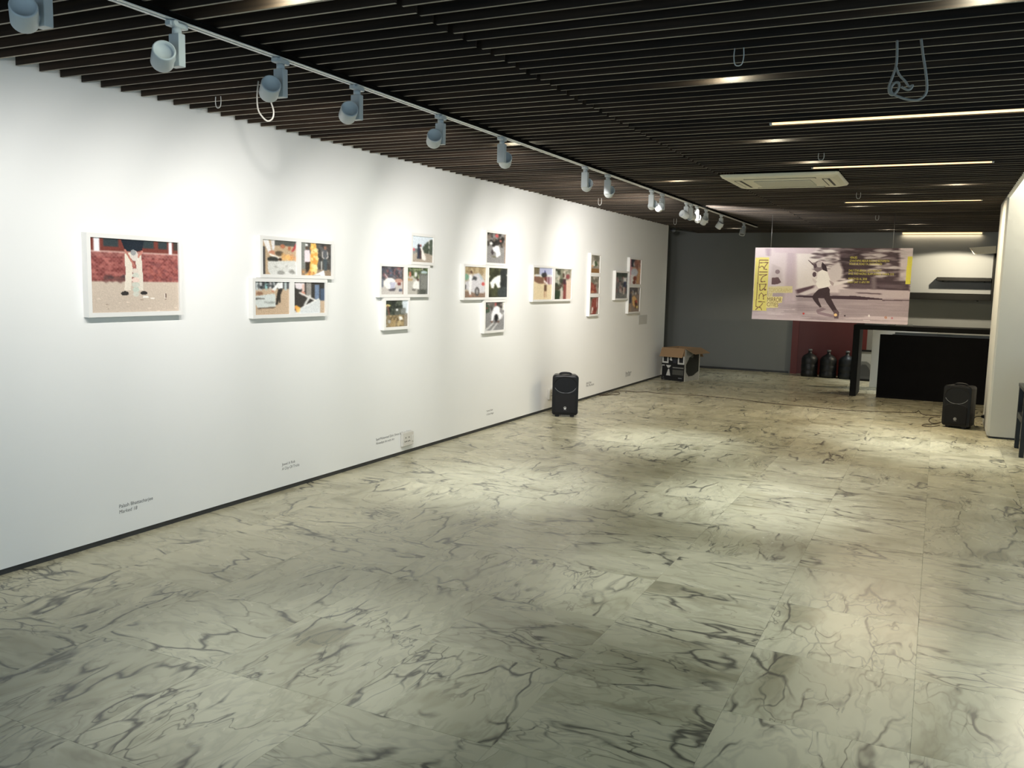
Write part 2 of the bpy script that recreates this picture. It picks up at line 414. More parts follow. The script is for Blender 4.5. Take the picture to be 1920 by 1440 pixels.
# column: front 10.30, left face 4.625
colm = MB()
def colring(z, b): 
    x0, x1, y0, y1 = 4.625, 5.75, 10.30, 11.38
    return [(x0+b, y0, z), (x1, y0, z), (x1, y1, z), (x0+b*0.8, y1, z), (x0, y1-b*0.8, z), (x0, y0+b, z)]
colm.loft([colring(0.02, 0.035), colring(0.07, 0.022), colring(0.3, 0.018), colring(2.95, 0.018)])
tag(colm.build('wall_column', M_col), kind='structure')
tag(MB().box(4.64, 10.312, 0.0, 5.74, 11.37, 0.02).build('baseboard_column', M_base), kind='structure')

# ceiling: slab, hung slats, plain raised field to the right
ceil = tag(MB().box(-2.75, Y_N, 3.0, X_EDGE+0.03, Y_FAR+0.15, 3.1).box(X_EDGE+0.03, 11.40, 3.0, X_R+0.15, Y_FAR+0.15, 3.1).build('ceiling', M_void), kind='structure')
tag(MB().box(X_EDGE+0.03, Y_N, 2.95, X_R+0.15, 11.40, 3.1).build('ceiling_right', M_wall), kind='structure')
tag(MB().box(X_EDGE, Y_N, ZS-0.004, X_EDGE+0.03, 10.30, 3.0).build('trim_1', M_wall), kind='structure')
PITCH_S, TH, DP = 0.1222, 0.0125, 0.095
def slat_mesh(L):
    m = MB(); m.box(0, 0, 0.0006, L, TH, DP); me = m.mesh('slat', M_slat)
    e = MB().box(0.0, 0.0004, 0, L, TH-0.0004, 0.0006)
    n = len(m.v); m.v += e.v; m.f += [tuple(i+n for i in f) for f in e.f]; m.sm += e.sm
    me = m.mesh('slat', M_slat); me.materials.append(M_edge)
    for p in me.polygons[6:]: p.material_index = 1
    return me
X_J = 2.27
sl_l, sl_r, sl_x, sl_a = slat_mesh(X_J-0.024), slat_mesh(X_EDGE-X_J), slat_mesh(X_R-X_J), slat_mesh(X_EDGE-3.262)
y0 = 2.854 - PITCH_S*12
AC_X, AC_Y = (2.276, 3.256), (7.80, 8.72)
for k in range(124):
    y = y0 + PITCH_S*k
    if y > Y_FAR - 0.05: break
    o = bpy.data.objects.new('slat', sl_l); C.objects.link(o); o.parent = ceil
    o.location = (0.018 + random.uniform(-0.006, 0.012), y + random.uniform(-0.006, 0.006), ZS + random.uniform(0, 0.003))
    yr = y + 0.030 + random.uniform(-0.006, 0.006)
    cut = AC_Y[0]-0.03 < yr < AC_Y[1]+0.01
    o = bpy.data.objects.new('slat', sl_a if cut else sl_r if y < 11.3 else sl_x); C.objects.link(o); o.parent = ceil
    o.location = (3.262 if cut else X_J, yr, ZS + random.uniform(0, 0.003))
# joists the slats are fixed to
for k, x in enumerate((0.5, 1.7, X_J-0.03, 3.4, 4.5)):
    MB().box(x, Y_N+0.05, ZS+DP+0.004, x+0.05, Y_FAR-0.02, ZS+DP+0.054).build('joist', M_void, ceil)

# glazed street front behind the camera and to the right of it
def glazing(name, p0, p1, n):
    fr = MB(); p0, p1 = Vector(p0), Vector(p1); d = p1-p0
    root = None
    L = d.length; ang = math.atan2(d.y, d.x)
    fr.box(0, -0.04, 0, L, 0.04, 0.08).box(0, -0.04, 2.88, L, 0.04, 2.96)
    for i in range(n+1):
        x = L*i/n; fr.box(max(0, x-0.03), -0.04, 0.08, min(L, x+0.03), 0.04, 2.88)
    f = tag(fr.build(name, M_slot, None, p0, (0, 0, ang)), kind='structure')
glazing('window_1', (0.0, Y_N+0.05, 0), (4.2, Y_N+0.05, 0), 3)
tag(MB().box(4.2, Y_N, 0, X_R+0.1, Y_N+0.12, 2.95).build('wall_near_blocker', M_wall), kind='structure')  # unseen solid stretch, added to cut daylight on the column and near floor
glazing('window_2', (X_R+0.05, Y_N+0.1, 0), (X_R+0.05, 6.0, 0), 6)

# dark red door in the far wall
dr = bpy.data.objects.new('door_1', None); C.objects.link(dr); dr.location = (1.77, Y_FAR, 0); dr['kind'] = 'structure'
MB().box(0, -0.03, 0, 0.11, 0.0, 2.12).box(1.13, -0.03, 0, 1.24, 0, 2.12).box(0.11, -0.03, 2.02, 1.13, 0, 2.12).build('door_frame', M_redframe, dr)
MB().box(0.11, -0.014, 0.01, 1.13, 0.0, 2.02).build('door_leaf', M_red, dr)
MB().cyl((0.2, -0.06, 1.02), (0.2, -0.014, 1.02), 0.012, n=10).cyl((0.2, -0.06, 1.02), (0.32, -0.06, 1.02), 0.01, n=10).build('door_handle', M_silver, dr)

# ================================================================== PICTURES ON THE WHITE WALL
DEPTH, BORD = 0.040, 0.024
def quad_wall(pts, sc, ox, oy):
    P = [onx(ox + a/sc, oy + b/sc, DEPTH) for a, b in pts]   # TL TR BL BR
    return ((P[0].y+P[2].y)/2, (P[1].y+P[3].y)/2, (P[2].z+P[3].z)/2, (P[0].z+P[1].z)/2)   # y0 y1 z0 z1

def picture(label, rects, inks, extra=None):
    y0 = min(r[0] for r in rects)-BORD; y1 = max(r[1] for r in rects)+BORD
    z0 = min(r[2] for r in rects)-BORD; z1 = max(r[3] for r in rects)+BORD
    t = thing('picture_frame', label, 'picture', (0, (y0+y1)/2, z0), 0, 'framed photographs on the white wall')
    cy, cz = (y0+y1)/2, z0
    f = MB()
    # outer frame and dividers as bars around every opening
    ysplit = sorted({y0, y1, *[r[0] for r in rects], *[r[1] for r in rects]})
    zsplit = sorted({z0, z1, *[r[2] for r in rects], *[r[3] for r in rects]})
    for a, b in zip(ysplit[:-1], ysplit[1:]):
        for c, d in zip(zsplit[:-1], zsplit[1:]):
            m = ((a+b)/2, (c+d)/2)
            if any(r[0] <= m[0] <= r[1] and r[2] <= m[1] <= r[3] for r in rects): continue
            f.box(0.0, a-cy, c-cz, DEPTH, b-cy, d-cz)
    f.build('frame', M_frame, t)
    MB().box(0.0, y0+BORD*0.7-cy, z0+BORD*0.7-cz, 0.028, y1-BORD*0.7-cy, z1-BORD*0.7-cz).build('backing_board', M_frame, t)
    for r, ink in zip(rects, inks):
        ink.build('print', M_print, t, (0.030, r[0]-cy, r[3]-cz), (0, r[1]-r[0], 0), (0, 0, r[2]-r[3]))
    return t

def align(rs):
    """equalise the openings of one frame"""
    return rs

# --- the photographs, each sketched from what it shows
BRK = (146, 62, 60)
def ink_bricks():
    k = Ink(150, 116, (202, 184, 166))
    k.r(0, 0, 1, .58, (172, 118, 110))
    for row in range(15):
        y = .19 + row*.026
        for c in range(26):
            x = c*.04 + (row % 2)*.02
            v = rng.uniform(-34, 36); k.r(x, y, x+.036, y+.021, (150+v, 76+v*.8, 72+v*.7))
    k.r(0, 0, 1, .185, (122, 58, 50)); k.r(0, .175, 1, .192, (214, 180, 168))
    for a, b in ((.15, .31), (.58, .71), (.76, .87)): k.r(a, 0, b, .115, (50, 62, 66))
    k.r(.05, 0, .11, .18, (236, 234, 238)); k.r(.89, 0, .925, .18, (236, 234, 238)); k.r(.95, 0, 1, .12, (60, 56, 52))
    k.blot((0, .5, .45, .58), 14, .03, [(70, 56, 60), (110, 70, 66)], .6).blot((.55, .3, 1, .56), 30, .025, [(112, 62, 66), (178, 96, 84)], .5)
    k.blur(1)
    k.p([(.33, 0), (.60, 0), (.57, .14), (.49, .17), (.38, .16)], (30, 40, 52))
    k.p([(.37, .2), (.44, .18), (.46, .42), (.43, .70), (.36, .70), (.38, .45)], (226, 214, 196)); k.p([(.49, .2), (.56, .2), (.57, .45), (.575, .70), (.52, .70), (.5, .42)], (222, 212, 196))
    k.l([(.38, .15), (.44, .28), (.48, .36)], .022, (190, 120, 104)); k.l([(.57, .16), (.52, .24)], .026, (200, 126, 110))
    k.e(.48, .22, .04, .075, (214, 204, 194)); k.e(.47, .18, .03, .04, (150, 152, 152))
    for y, r in ((.43, .035), (.49, .04), (.555, .042), (.62, .045), (.69, .038), (.75, .035)): k.e(.49, y, r, .036, (206+rng.uniform(-20, 30), 202, 188))
    k.e(.365, .74, .045, .03, (52, 48, 48)); k.e(.58, .735, .04, .028, (52, 48, 48)); k.e(.6, .79, .035, .015, (236, 232, 222)); k.e(.68, .81, .025, .012, (240, 232, 220))
    k.r(.825, .74, .85, .83, (84, 50, 34)); k.r(.827, .74, .835, .82, (240, 230, 220))
    k.blot((0, .8, 1, 1), 14, .008, [(168, 148, 130), (226, 208, 190)], .8, 2)
    return k.grain(.02)
def ink_torch():
    k = Ink(70, 64, (196, 168, 134)); k.r(.3, 0, 1, .16, (84, 86, 82))
    k.r(0, .2, .1, 1, (74, 72, 72)); k.e(.6, .17, .07, .06, (186, 112, 80)); k.e(.8, .22, .05, .06, (186, 112, 80)); k.p([(.85, .3), (1, .05), (1, .2), (.9, .32)], (186, 70, 70))
    k.p([(.03, 0), (.2, 0), (.28, .36), (.2, .4)], (238, 234, 232)); k.p([(.26, 0), (.38, 0), (.36, .3), (.3, .3)], (228, 224, 222)); k.e(.29, .37, .09, .06, (206, 140, 108))
    k.l([(.24, .42), (.56, .54)], .05, (246, 240, 228)); k.e(.5, .38, .12, .07, (96, 82, 66)); k.e(.32, .56, .16, .08, (56, 58, 54)); k.e(.53, .55, .05, .04, (66, 42, 28))
    k.blot((.55, .4, 1, .58), 16, .06, [(246, 178, 92), (236, 150, 90), (255, 214, 140)], .45)
    k.p([(.17, .62), (.95, .57), (1, .6), (1, 1), (.25, 1), (.18, .9)], (214, 214, 208)); k.blot((.4, .72, 1, .98), 16, .05, [(120, 118, 112), (160, 156, 150), (226, 226, 222)], .6, 1.6)
    return k.blur(1).grain(.03)
def ink_fire():
    k = Ink(66, 66, (84, 82, 78)); k.r(0, 0, .2, .8, (128, 132, 126)); k.r(0, .8, 1, 1, (150, 128, 104))
    k.blot((.55, .05, 1, .85), 40, .05, [(52, 54, 56), (96, 96, 96), (70, 62, 60)], .7)
    k.r(.17, .04, .25, .1, (240, 240, 236)); k.e(.21, .17, .04, .05, (90, 70, 60)); k.p([(.14, .24), (.3, .22), (.34, .58), (.14, .6)], (232, 214, 220)); k.p([(.16, .6), (.32, .58), (.28, .9), (.18, .9)], (60, 50, 42))
    k.e(.8, .13, .05, .06, (150, 110, 92)); k.p([(.72, .2), (.88, .2), (.88, .46), (.72, .46)], (92, 96, 102)); k.p([(.74, .46), (.86, .46), (.86, .84), (.76, .84)], (74, 86, 92)); k.l([(.72, .25), (.71, .42), (.76, .46)], .03, (214, 206, 198)); k.l([(.88, .25), (.89, .42), (.84, .46)], .03, (214, 206, 198))
    k.p([(.34, .02), (.5, 0), (.52, .2), (.58, .5), (.52, .78), (.5, .95), (.2, 1), (.3, .8), (.32, .5)], (248, 184, 86)); k.blot((.36, .05, .54, .9), 40, .05, [(255, 236, 170), (255, 214, 120), (240, 150, 60)], .7)
    k.p([(.66, .55), (.69, .55), (.69, .82), (.66, .82)], (222, 222, 216)); k.p([(.42, .98), (.76, .82), (.8, 1)], (232, 236, 238)); k.blot((0, .88, .45, 1), 10, .05, [(255, 200, 120), (190, 120, 70)], .7)
    return k.blur(1).grain(.03)
def ink_sofa():
    k = Ink(70, 68, (200, 172, 142)); k.r(0, 0, 1, .22, (80, 82, 84))
    for x in (.04, .14, .3, .42, .52, .86): k.r(x, 0, x+.07, .26, (198+rng.uniform(-60, 40), 196, 196)); 
    k.blot((.1, .02, .55, .22), 22, .035, [(48, 54, 56), (90, 96, 98)], .8); k.r(.3, .2, .7, .36, (206, 178, 146), .5)
    k.p([(.66, .02), (.82, 0), (.82, .2), (.68, .22)], (240, 240, 238)); k.l([(.68, .08), (.54, .26)], .09, (238, 238, 236)); k.p([(.68, .22), (.82, .2), (.7, .52), (.66, .7), (.6, .7), (.62, .5)], (50, 46, 42)); k.l([(.72, .4), (.72, .62)], .05, (50, 46, 42)); k.e(.52, .29, .04, .03, (206, 140, 110))
    k.p([(.02, .44), (.56, .36), (.6, .42), (.6, .76), (.1, .79), (.02, .66)], (210, 216, 212)); k.p([(.02, .48), (.28, .5), (.28, .53), (.02, .54)], (112, 112, 106)); k.blot((.05, .6, .55, .66), 8, .03, [(160, 166, 162)], .5, 2); k.e(.15, .36, .09, .05, (150, 110, 84)); k.p([(.06, .79), (.6, .76), (.58, .8), (.1, .82)], (110, 94, 78))
    return k.blur(1).grain(.03)
def ink_plank():
    k = Ink(62, 64, (60, 58, 56)); k.r(.78, .6, 1, 1, (196, 170, 142)); k.r(.4, 0, .56, .5, (150, 146, 140)); k.r(.68, .08, .82, .55, (112, 132, 162)); k.r(.86, .2, 1, .6, (72, 88, 112))
    k.p([(.04, .02), (.36, .02), (.34, .2), (.2, .24), (.08, .2)], (226, 216, 220)); k.l([(.32, .1), (.3, .36)], .08, (226, 190, 176)); k.e(.3, .36, .07, .06, (212, 140, 116))
    k.l([(.2, .34), (.7, .58)], .06, (214, 210, 204)); k.l([(.52, .44), (.36, .72)], .07, (208, 208, 204)); k.p([(0, .96), (.82, .52), (.86, .6), (.86, 1), (0, 1)], (212, 216, 216)); k.l([(0, .94), (.8, .53)], .025, (240, 240, 236))
    k.blot((0, .78, .2, .92), 12, .05, [(252, 184, 80), (255, 224, 140), (216, 120, 60)], .8)
    return k.blur(1).grain(.03)
def ink_gown_street():
    k = Ink(44, 52, (214, 226, 236)); k.r(0, .62, 1, 1, (176, 162, 146)); k.r(0, .48, 1, .64, (120, 128, 126))
    k.p([(.5, .45), (.7, .22), (.9, .1), (1, .08), (1, .7), (.6, .62)], (76, 88, 74)); k.r(.8, .1, .84, .68, (214, 214, 206)); k.blot((.55, .25, 1, .6), 20, .04, [(60, 72, 58), (96, 106, 92)], .7)
    k.e(.33, .38, .05, .09, (44, 46, 58)); k.p([(.27, .45), (.38, .44), (.38, .86), (.26, .86)], (52, 60, 78)); k.e(.42, .36, .04, .05, (150, 70, 66)); k.p([(.4, .42), (.47, .42), (.68, .82), (.66, .93), (.5, .9), (.4, .6)], (240, 234, 226)); k.p([(.38, .45), (.44, .5), (.46, .86), (.36, .86)], (66, 50, 54))
    k.e(.1, .53, .06, .06, (216, 106, 120)); k.e(.1, .64, .1, .06, (150, 150, 150)); k.r(.68, .63, 1, .66, (70, 74, 70))
    return k.blur(1).grain(.03)
def ink_bundle():
    k = Ink(48, 54, (196, 190, 184)); k.r(0, 0, 1, .5, (84, 84, 92)); k.blot((0, 0, 1, .45), 50, .06, [(56, 58, 66), (128, 120, 124), (150, 96, 96), (90, 110, 140)], .7)
    k.e(.4, .6, .26, .2, (236, 234, 228)); k.p([(.4, .55), (.66, .56), (.6, .78), (.42, .82)], (186, 186, 206)); k.l([(.2, .3), (.34, .45)], .03, (240, 240, 240)); k.r(0, .45, .12, .75, (120, 126, 140))
    k.e(.78, .5, .16, .08, (190, 146, 130)); k.e(.8, .62, .08, .05, (126, 60, 60)); k.p([(.32, .82), (.66, .76), (.62, .86), (.4, .88)], (92, 88, 96)); k.r(.8, .8, .94, .88, (90, 96, 116)); k.r(.95, 0, 1, 1, (136, 100, 78))
    return k.blur(1).grain(.03)
def ink_gown_park():
    k = Ink(44, 52, (186, 182, 172)); k.blot((0, 0, 1, .36), 60, .07, [(70, 88, 56), (112, 130, 84), (150, 160, 120), (54, 66, 46)], .8); k.e(.82, .17, .16, .05, (176, 196, 200)); k.r(.6, .24, 1, .98, (110, 112, 108)); k.r(.66, .28, .96, .8, (132, 134, 128)); k.r(.5, .8, .9, 1, (70, 74, 66), .6)
    k.e(.16, .26, .05, .1, (206, 120, 100)); k.e(.42, .26, .06, .1, (222, 222, 220)); k.r(.0, .4, .28, .5, (190, 160, 120)); k.p([(.36, .5), (.52, .46), (.6, .6), (.58, .8), (.32, .78), (.28, .66)], (238, 236, 230)); k.e(.52, .45, .05, .05, (90, 60, 52)); k.e(.34, .82, .1, .04, (120, 116, 110))
    return k.blur(1).grain(.03)
def ink_palm():
    k = Ink(44, 54, (120, 124, 110)); k.r(.7, 0, 1, .5, (206, 216, 222)); k.blot((.05, 0, .7, .5), 60, .08, [(52, 60, 52), (84, 92, 80), (40, 46, 42)], .8); k.e(.12, .2, .12, .05, (226, 208, 130)); k.l([(.12, .22), (.2, .6)], .06, (126, 84, 72)); k.r(.4, .3, .9, .55, (96, 98, 90), .7); k.e(.52, .36, .05, .04, (232, 234, 232))
    k.r(0, .55, 1, 1, (142, 124, 92)); k.blot((.2, .58, .8, .98), 50, .05, [(176, 150, 104), (110, 94, 66), (198, 176, 130)], .7); k.p([(.6, .62), (.72, .6), (.8, .72), (.64, .76)], (236, 234, 226)); k.r(.84, .5, 1, 1, (150, 142, 132), .7); k.blot((0, .6, .2, .95), 10, .05, [(60, 60, 58), (180, 180, 178)], .7)
    return k.blur(1).grain(.03)
def ink_crawl_side():
    k = Ink(36, 54, (142, 140, 138)); k.blot((0, 0, 1, .4), 50, .07, [(56, 52, 50), (92, 84, 78), (40, 40, 38), (130, 118, 108)], .85); k.e(.53, .08, .08, .06, (206, 90, 92)); k.e(.72, .24, .05, .04, (196, 110, 98)); k.e(.25, .35, .08, .05, (226, 226, 224))
    k.p([(.32, .5), (.5, .4), (.64, .42), (.7, .58), (.74, .7), (.6, .78), (.52, .8), (.48, .62), (.36, .6)], (240, 240, 242)); k.e(.32, .64, .06, .09, (66, 58, 62)); k.p([(.28, .76), (.5, .76), (.5, .82), (.3, .8)], (120, 116, 92)); k.r(.95, 0, 1, 1, (150, 120, 100))
    return k.blur(1).grain(.03)
def ink_car():
    k = Ink(40, 54, (190, 172, 146)); k.r(0, 0, 1, .2, (172, 150, 112)); k.blot((0, .02, 1, .2), 30, .07, [(150, 128, 92), (196, 178, 140)], .7); k.e(.1, .34, .12, .1, (122, 168, 142)); k.r(0, .8, 1, 1, (142, 116, 98))
    k.p([(.05, .5), (.3, .42), (.42, .26), (.66, .2), (.82, .36), (.96, .46), (.98, .84), (.5, .86), (.05, .72)], (206, 204, 208)); k.p([(.36, .42), (.42, .3), (.58, .34), (.56, .44)], (72, 76, 80)); k.p([(.66, .24), (.74, .24), (.88, .4), (.78, .42)], (174, 188, 196)); k.e(.88, .55, .07, .06, (206, 80, 76)); k.e(.6, .8, .1, .15, (72, 70, 70)); k.e(.6, .8, .05, .09, (170, 168, 166)); k.e(.05, .66, .06, .09, (80, 78, 78))
    k.p([(.22, .26), (.36, .24), (.36, .5), (.32, .9), (.24, .9), (.22, .5)], (240, 238, 238)); k.e(.33, .18, .05, .05, (96, 66, 54)); k.e(.3, .93, .05, .025, (190, 130, 110))
    return k.blur(1).grain(.03)
def ink_bend():
    k = Ink(36, 54, (58, 62, 46)); k.r(.62, .04, 1, 1, (42, 48, 48)); k.blot((0, 0, .6, 1), 50, .08, [(72, 76, 50), (44, 46, 34), (98, 96, 66)], .7); k.p([(.5, .74), (.92, .62), (.94, .98), (.52, .98)], (58, 66, 66))
    k.p([(.3, .34), (.5, .26), (.64, .24), (.62, .56), (.64, .66), (.5, .68), (.36, .5), (.3, .7), (.18, .68), (.1, .5)], (236, 236, 230)); k.e(.04, .3, .06, .06, (200, 196, 170)); k.e(.96, .24, .03, .03, (220, 216, 200))
    return k.blur(1).grain(.03)
def ink_crawl_front():
    k = Ink(36, 54, (138, 138, 138)); k.blot((0, 0, 1, .24), 40, .07, [(66, 62, 60), (110, 104, 100), (150, 140, 134)], .85); k.p([(0, .1), (.2, .1), (.26, .34), (0, .4)], (62, 82, 66)); k.e(.1, .22, .06, .03, (150, 80, 76)); k.e(.54, .08, .05, .07, (186, 92, 88)); k.p([(.9, .0), (1, 0), (1, .3), (.88, .3)], (214, 214, 206))
    k.p([(0, .97), (.42, .72), (.48, .74), (.1, 1)], (206, 206, 204)); k.p([(.3, 1), (.62, .74), (.68, .74), (.42, 1)], (206, 206, 204)); k.p([(.8, .6), (.98, .36), (1, .4), (.86, .62)], (196, 196, 194))
    k.p([(.44, .2), (.62, .14), (.74, .2), (.76, .36), (.9, .48), (.74, .66), (.68, .46), (.5, .44), (.42, .66), (.32, .66), (.34, .42)], (240, 240, 244)); k.e(.58, .56, .08, .13, (34, 36, 38)); k.e(.36, .69, .06, .025, (112, 76, 62)); k.e(.7, .7, .06, .025, (112, 76, 62)); k.e(.58, .7, .08, .03, (84, 76, 78))
    return k.blur(1).grain(.03)
def ink_capped():
    k = Ink(38, 60, (232, 212, 172)); k.r(0, 0, .34, .24, (120, 110, 84)); k.r(.32, 0, 1, .26, (184, 190, 224)); k.r(.1, .22, 1, .28, (224, 226, 226)); k.p([(.05, .28), (.55, .3), (.55, .5), (.3, .5), (.05, .42)], (136, 98, 80)); k.r(.68, .28, 1, .52, (190, 160, 172)); k.r(.76, .28, .84, .52, (140, 88, 100))
    k.e(.52, .23, .09, .07, (56, 58, 62)); k.p([(.56, .16), (.6, .06), (.64, .16)], (54, 56, 140)); k.e(.62, .24, .08, .1, (66, 66, 70)); k.p([(.58, .28), (.72, .28), (.72, .5), (.58, .5)], (124, 62, 56)); k.l([(.58, .42), (.74, .5)], .06, (226, 214, 210), 1, .7); k.p([(.58, .54), (.72, .54), (.72, .74), (.58, .74)], (110, 80, 62)); k.r(.58, .74, .62, .94, (196, 150, 116)); k.r(.68, .74, .72, .93, (196, 150, 116))
    return k.blur(1).grain(.02)
def ink_redskirt():
    k = Ink(36, 60, (190, 176, 158)); k.blot((0, 0, .55, .7), 60, .08, [(74, 84, 62), (122, 130, 108), (176, 180, 166), (52, 58, 46)], .8); k.blot((.4, 0, 1, .3), 26, .08, [(150, 146, 128), (110, 112, 92), (196, 188, 176)], .7); k.e(.78, .25, .12, .08, (130, 66, 66)); k.r(.7, .36, 1, 1, (214, 188, 166)); k.p([(0, .68), (.36, .72), (.34, 1), (0, 1)], (46, 64, 46)); k.e(.2, .64, .14, .06, (72, 66, 52)); k.r(0, 0, .06, 1, (120, 84, 58), .6)
    k.e(.52, .22, .06, .08, (80, 66, 54)); k.p([(.5, .34), (.66, .33), (.7, .56), (.62, .56), (.5, .5)], (70, 44, 52)); k.l([(.5, .46), (.36, .62)], .05, (84, 54, 52), 1, .7); k.p([(.54, .5), (.68, .5), (.7, 1), (.52, 1)], (128, 62, 58)); k.r(.36, .7, .5, 1, (190, 180, 166))
    return k.blur(1).grain(.02)
def ink_tent(n):
    k = Ink(26, 44, (150, 142, 128)); k.blot((0, 0, 1, .6), 26, .1, [(112, 108, 94), (176, 166, 152), (92, 90, 76)], .7)
    if n == 0:
        k.p([(.1, .6), (.36, .3), (.6, .36), (.8, .62)], (226, 222, 210)); k.p([(.4, .34), (.6, .32), (.8, .56), (.5, .64)], (72, 92, 62)); k.e(.2, .62, .12, .05, (216, 160, 110)); k.r(0, .76, 1, 1, (146, 104, 60))
    elif n == 1:
        k.p([(0, .3), (.3, .38), (.6, .62), (.8, .94), (0, .96)], (146, 74, 62)); k.blot((0, .5, .7, .95), 14, .07, [(120, 58, 50), (176, 104, 88)], .6); k.e(.3, .88, .16, .06, (190, 130, 90))
    else:
        k.p([(.3, .1), (.9, .02), (.95, .6), (.7, 1), (.2, 1), (.2, .6)], (142, 66, 56)); k.p([(.75, .1), (.82, .1), (.84, .6), (.76, .6)], (190, 182, 174)); k.p([(.26, .6), (.44, .55), (.38, .94), (.24, .94)], (226, 220, 212)); k.blot((.3, .2, .7, .9), 14, .07, [(112, 50, 44), (166, 88, 76)], .6)
    return k.blur(1).grain(.03)
def ink_crowd():
    k = Ink(28, 52, (120, 122, 120)); k.blot((0, 0, 1, .2), 20, .08, [(56, 66, 58), (84, 94, 84)], .9); k.blot((0, .2, 1, .75), 46, .07, [(140, 100, 98), (92, 96, 98), (186, 176, 170), (66, 70, 74)], .8); k.p([(.62, .2), (.92, .18), (.9, .34), (.66, .36)], (228, 226, 222)); k.r(.68, .34, .86, .56, (58, 66, 96)); k.r(.66, .56, .74, .84, (206, 190, 178)); k.r(0, .84, 1, 1, (112, 114, 112)); k.blot((0, .86, 1, .98), 8, .06, [(150, 146, 140)], .6)
    return k.blur(1).grain(.03)
def ink_lying():
    k = Ink(28, 52, (196, 156, 130)); k.r(0, 0, .2, 1, (224, 150, 170)); k.r(.14, 0, .5, .3, (62, 64, 76)); k.e(.4, .2, .07, .1, (206, 200, 196)); k.blot((.5, 0, 1, .5), 20, .08, [(170, 108, 94), (206, 150, 124), (130, 92, 84)], .7); k.e(.44, .52, .3, .16, (204, 208, 218)); k.p([(.1, .62), (.5, .62), (.62, 1), (.1, 1)], (236, 230, 228)); k.e(.5, .76, .14, .09, (140, 72, 54)); k.e(.45, .92, .12, .08, (130, 66, 50)); k.l([(.9, .4), (.75, .9)], .08, (222, 168, 110), 1, .6)
    return k.blur(1).grain(.03)
def ink_mummy():
    k = Ink(28, 52, (150, 132, 120)); k.r(0, 0, 1, .28, (104, 100, 104)); k.blot((.1, 0, .9, .24), 18, .07, [(206, 204, 200), (80, 78, 86), (140, 110, 84)], .8); k.r(0, .28, .28, .64, (76, 78, 92)); k.p([(.3, .4), (.5, .34), (.78, .5), (.84, .72), (.6, .84), (.4, .72)], (232, 184, 116)); k.p([(.58, .55), (.76, .5), (.84, .84), (.6, .86)], (92, 52, 38)); k.e(.7, .58, .1, .06, (196, 84, 66)); k.e(.78, .8, .1, .06, (240, 214, 130)); k.r(0, .66, .3, 1, (170, 146, 124))
    return k.blur(1).grain(.03)

q1 = lambda p: quad_wall(p, 7.2, 140, 420)
picture('large white box frame with one photograph of a brick wall and bent figure', [q1([(215, 172), (1408, 255), (240, 1195), (1418, 1178)])], [ink_bricks()])
q2 = lambda p: quad_wall(p, 8.0, 460, 430)
r = [q2([(265, 148), (778, 185), (265, 668), (772, 690)]), q2([(843, 195), (1303, 225), (840, 690), (1297, 695)])]
zt, zb = (r[0][3]+r[1][3])/2, (r[0][2]+r[1][2])/2
fr2 = picture('white frame holding the torch photograph and the tall fire photograph', [(a[0], a[1], zb, zt) for a in r], [ink_torch(), ink_fire()])
r = [q2([(153, 768), (672, 778), (155, 1282), (670, 1270)]), q2([(740, 780), (1205, 783), (738, 1268), (1200, 1252)])]
zt2, zb2 = min((r[0][3]+r[1][3])/2, zb-2*BORD-0.002), (r[0][2]+r[1][2])/2
picture('white frame holding the dragged sofa photograph and the snapped plank photograph', [(a[0], a[1], zb2, zt2) for a in r], [ink_sofa(), ink_plank()])
q3 = lambda p: quad_wall(p, 7.2, 690, 430)
def stack3(q, top, ml, mr, bot, ink4, lab):
    t, a, b, c = q(top), q(ml), q(mr), q(bot)
    zt, zb = (a[3]+b[3])/2, (a[2]+b[2])/2
    picture(lab[1], [(a[0], a[1], zb, zt), (b[0], b[1], zb, zt)], [ink4[1], ink4[2]])
    picture(lab[0], [(t[0], t[1], max(t[2], zt+2*BORD+0.002), t[3])], [ink4[0]])
    picture(lab[2], [(c[0], c[1], c[2], min(c[3], zb-2*BORD-0.002))], [ink4[3]])
stack3(q3, [(607, 85), (887, 112), (603, 447), (880, 463)], [(187, 497), (495, 507), (180, 878), (490, 878)], [(540, 515), (822, 527), (535, 878), (815, 877)], [(248, 945), (548, 943), (240, 1322), (545, 1308)],
       [ink_gown_street(), ink_bundle(), ink_gown_park(), ink_palm()],
       ['small white frame with a dark figure beside a white gown under pale sky', 'white frame holding the white bundle photograph and the gown in a park', 'small white frame with dark trees over dry brown ground'])
q4 = lambda p: quad_wall(p, 6.546, 850, 420)
stack3(q4, [(417, 105), (655, 130), (412, 478), (648, 490)], [(147, 523), (408, 532), (142, 903), (402, 905)], [(440, 540), (675, 545), (435, 897), (665, 895)], [(400, 952), (637, 948), (393, 1312), (630, 1297)],
       [ink_crawl_side(), ink_car(), ink_bend(), ink_crawl_front()],
       ['small white frame with a white-clad figure crawling past a crowd', 'white frame holding the silver car photograph and the figure bending in dark green', 'small white frame with a white-clad figure crawling along painted road lines'])
q5 = lambda p: quad_wall(p, 14.4, 980, 480)
r = [q5([(318, 300), (822, 338), (290, 1170), (800, 1172)]), q5([(888, 348), (1340, 362), (862, 1175), (1320, 1160)])]
zt, zb = (r[0][3]+r[1][3])/2, (r[0][2]+r[1][2])/2
picture('white frame holding the figure with a blue cone hat and the red skirt photograph', [(a[0], a[1], zb, zt) for a in r], [ink_capped(), ink_redskirt()])
q6 = lambda p: quad_wall(p, 8.47, 1090, 450)
r = [q6([(168, 238), (308, 250), (160, 520), (297, 525)]), q6([(155, 578), (298, 582), (147, 852), (290, 852)]), q6([(142, 908), (283, 908), (132, 1182), (273, 1178)])]
ya, yb_ = sum(a[0] for a in r)/3, sum(a[1] for a in r)/3
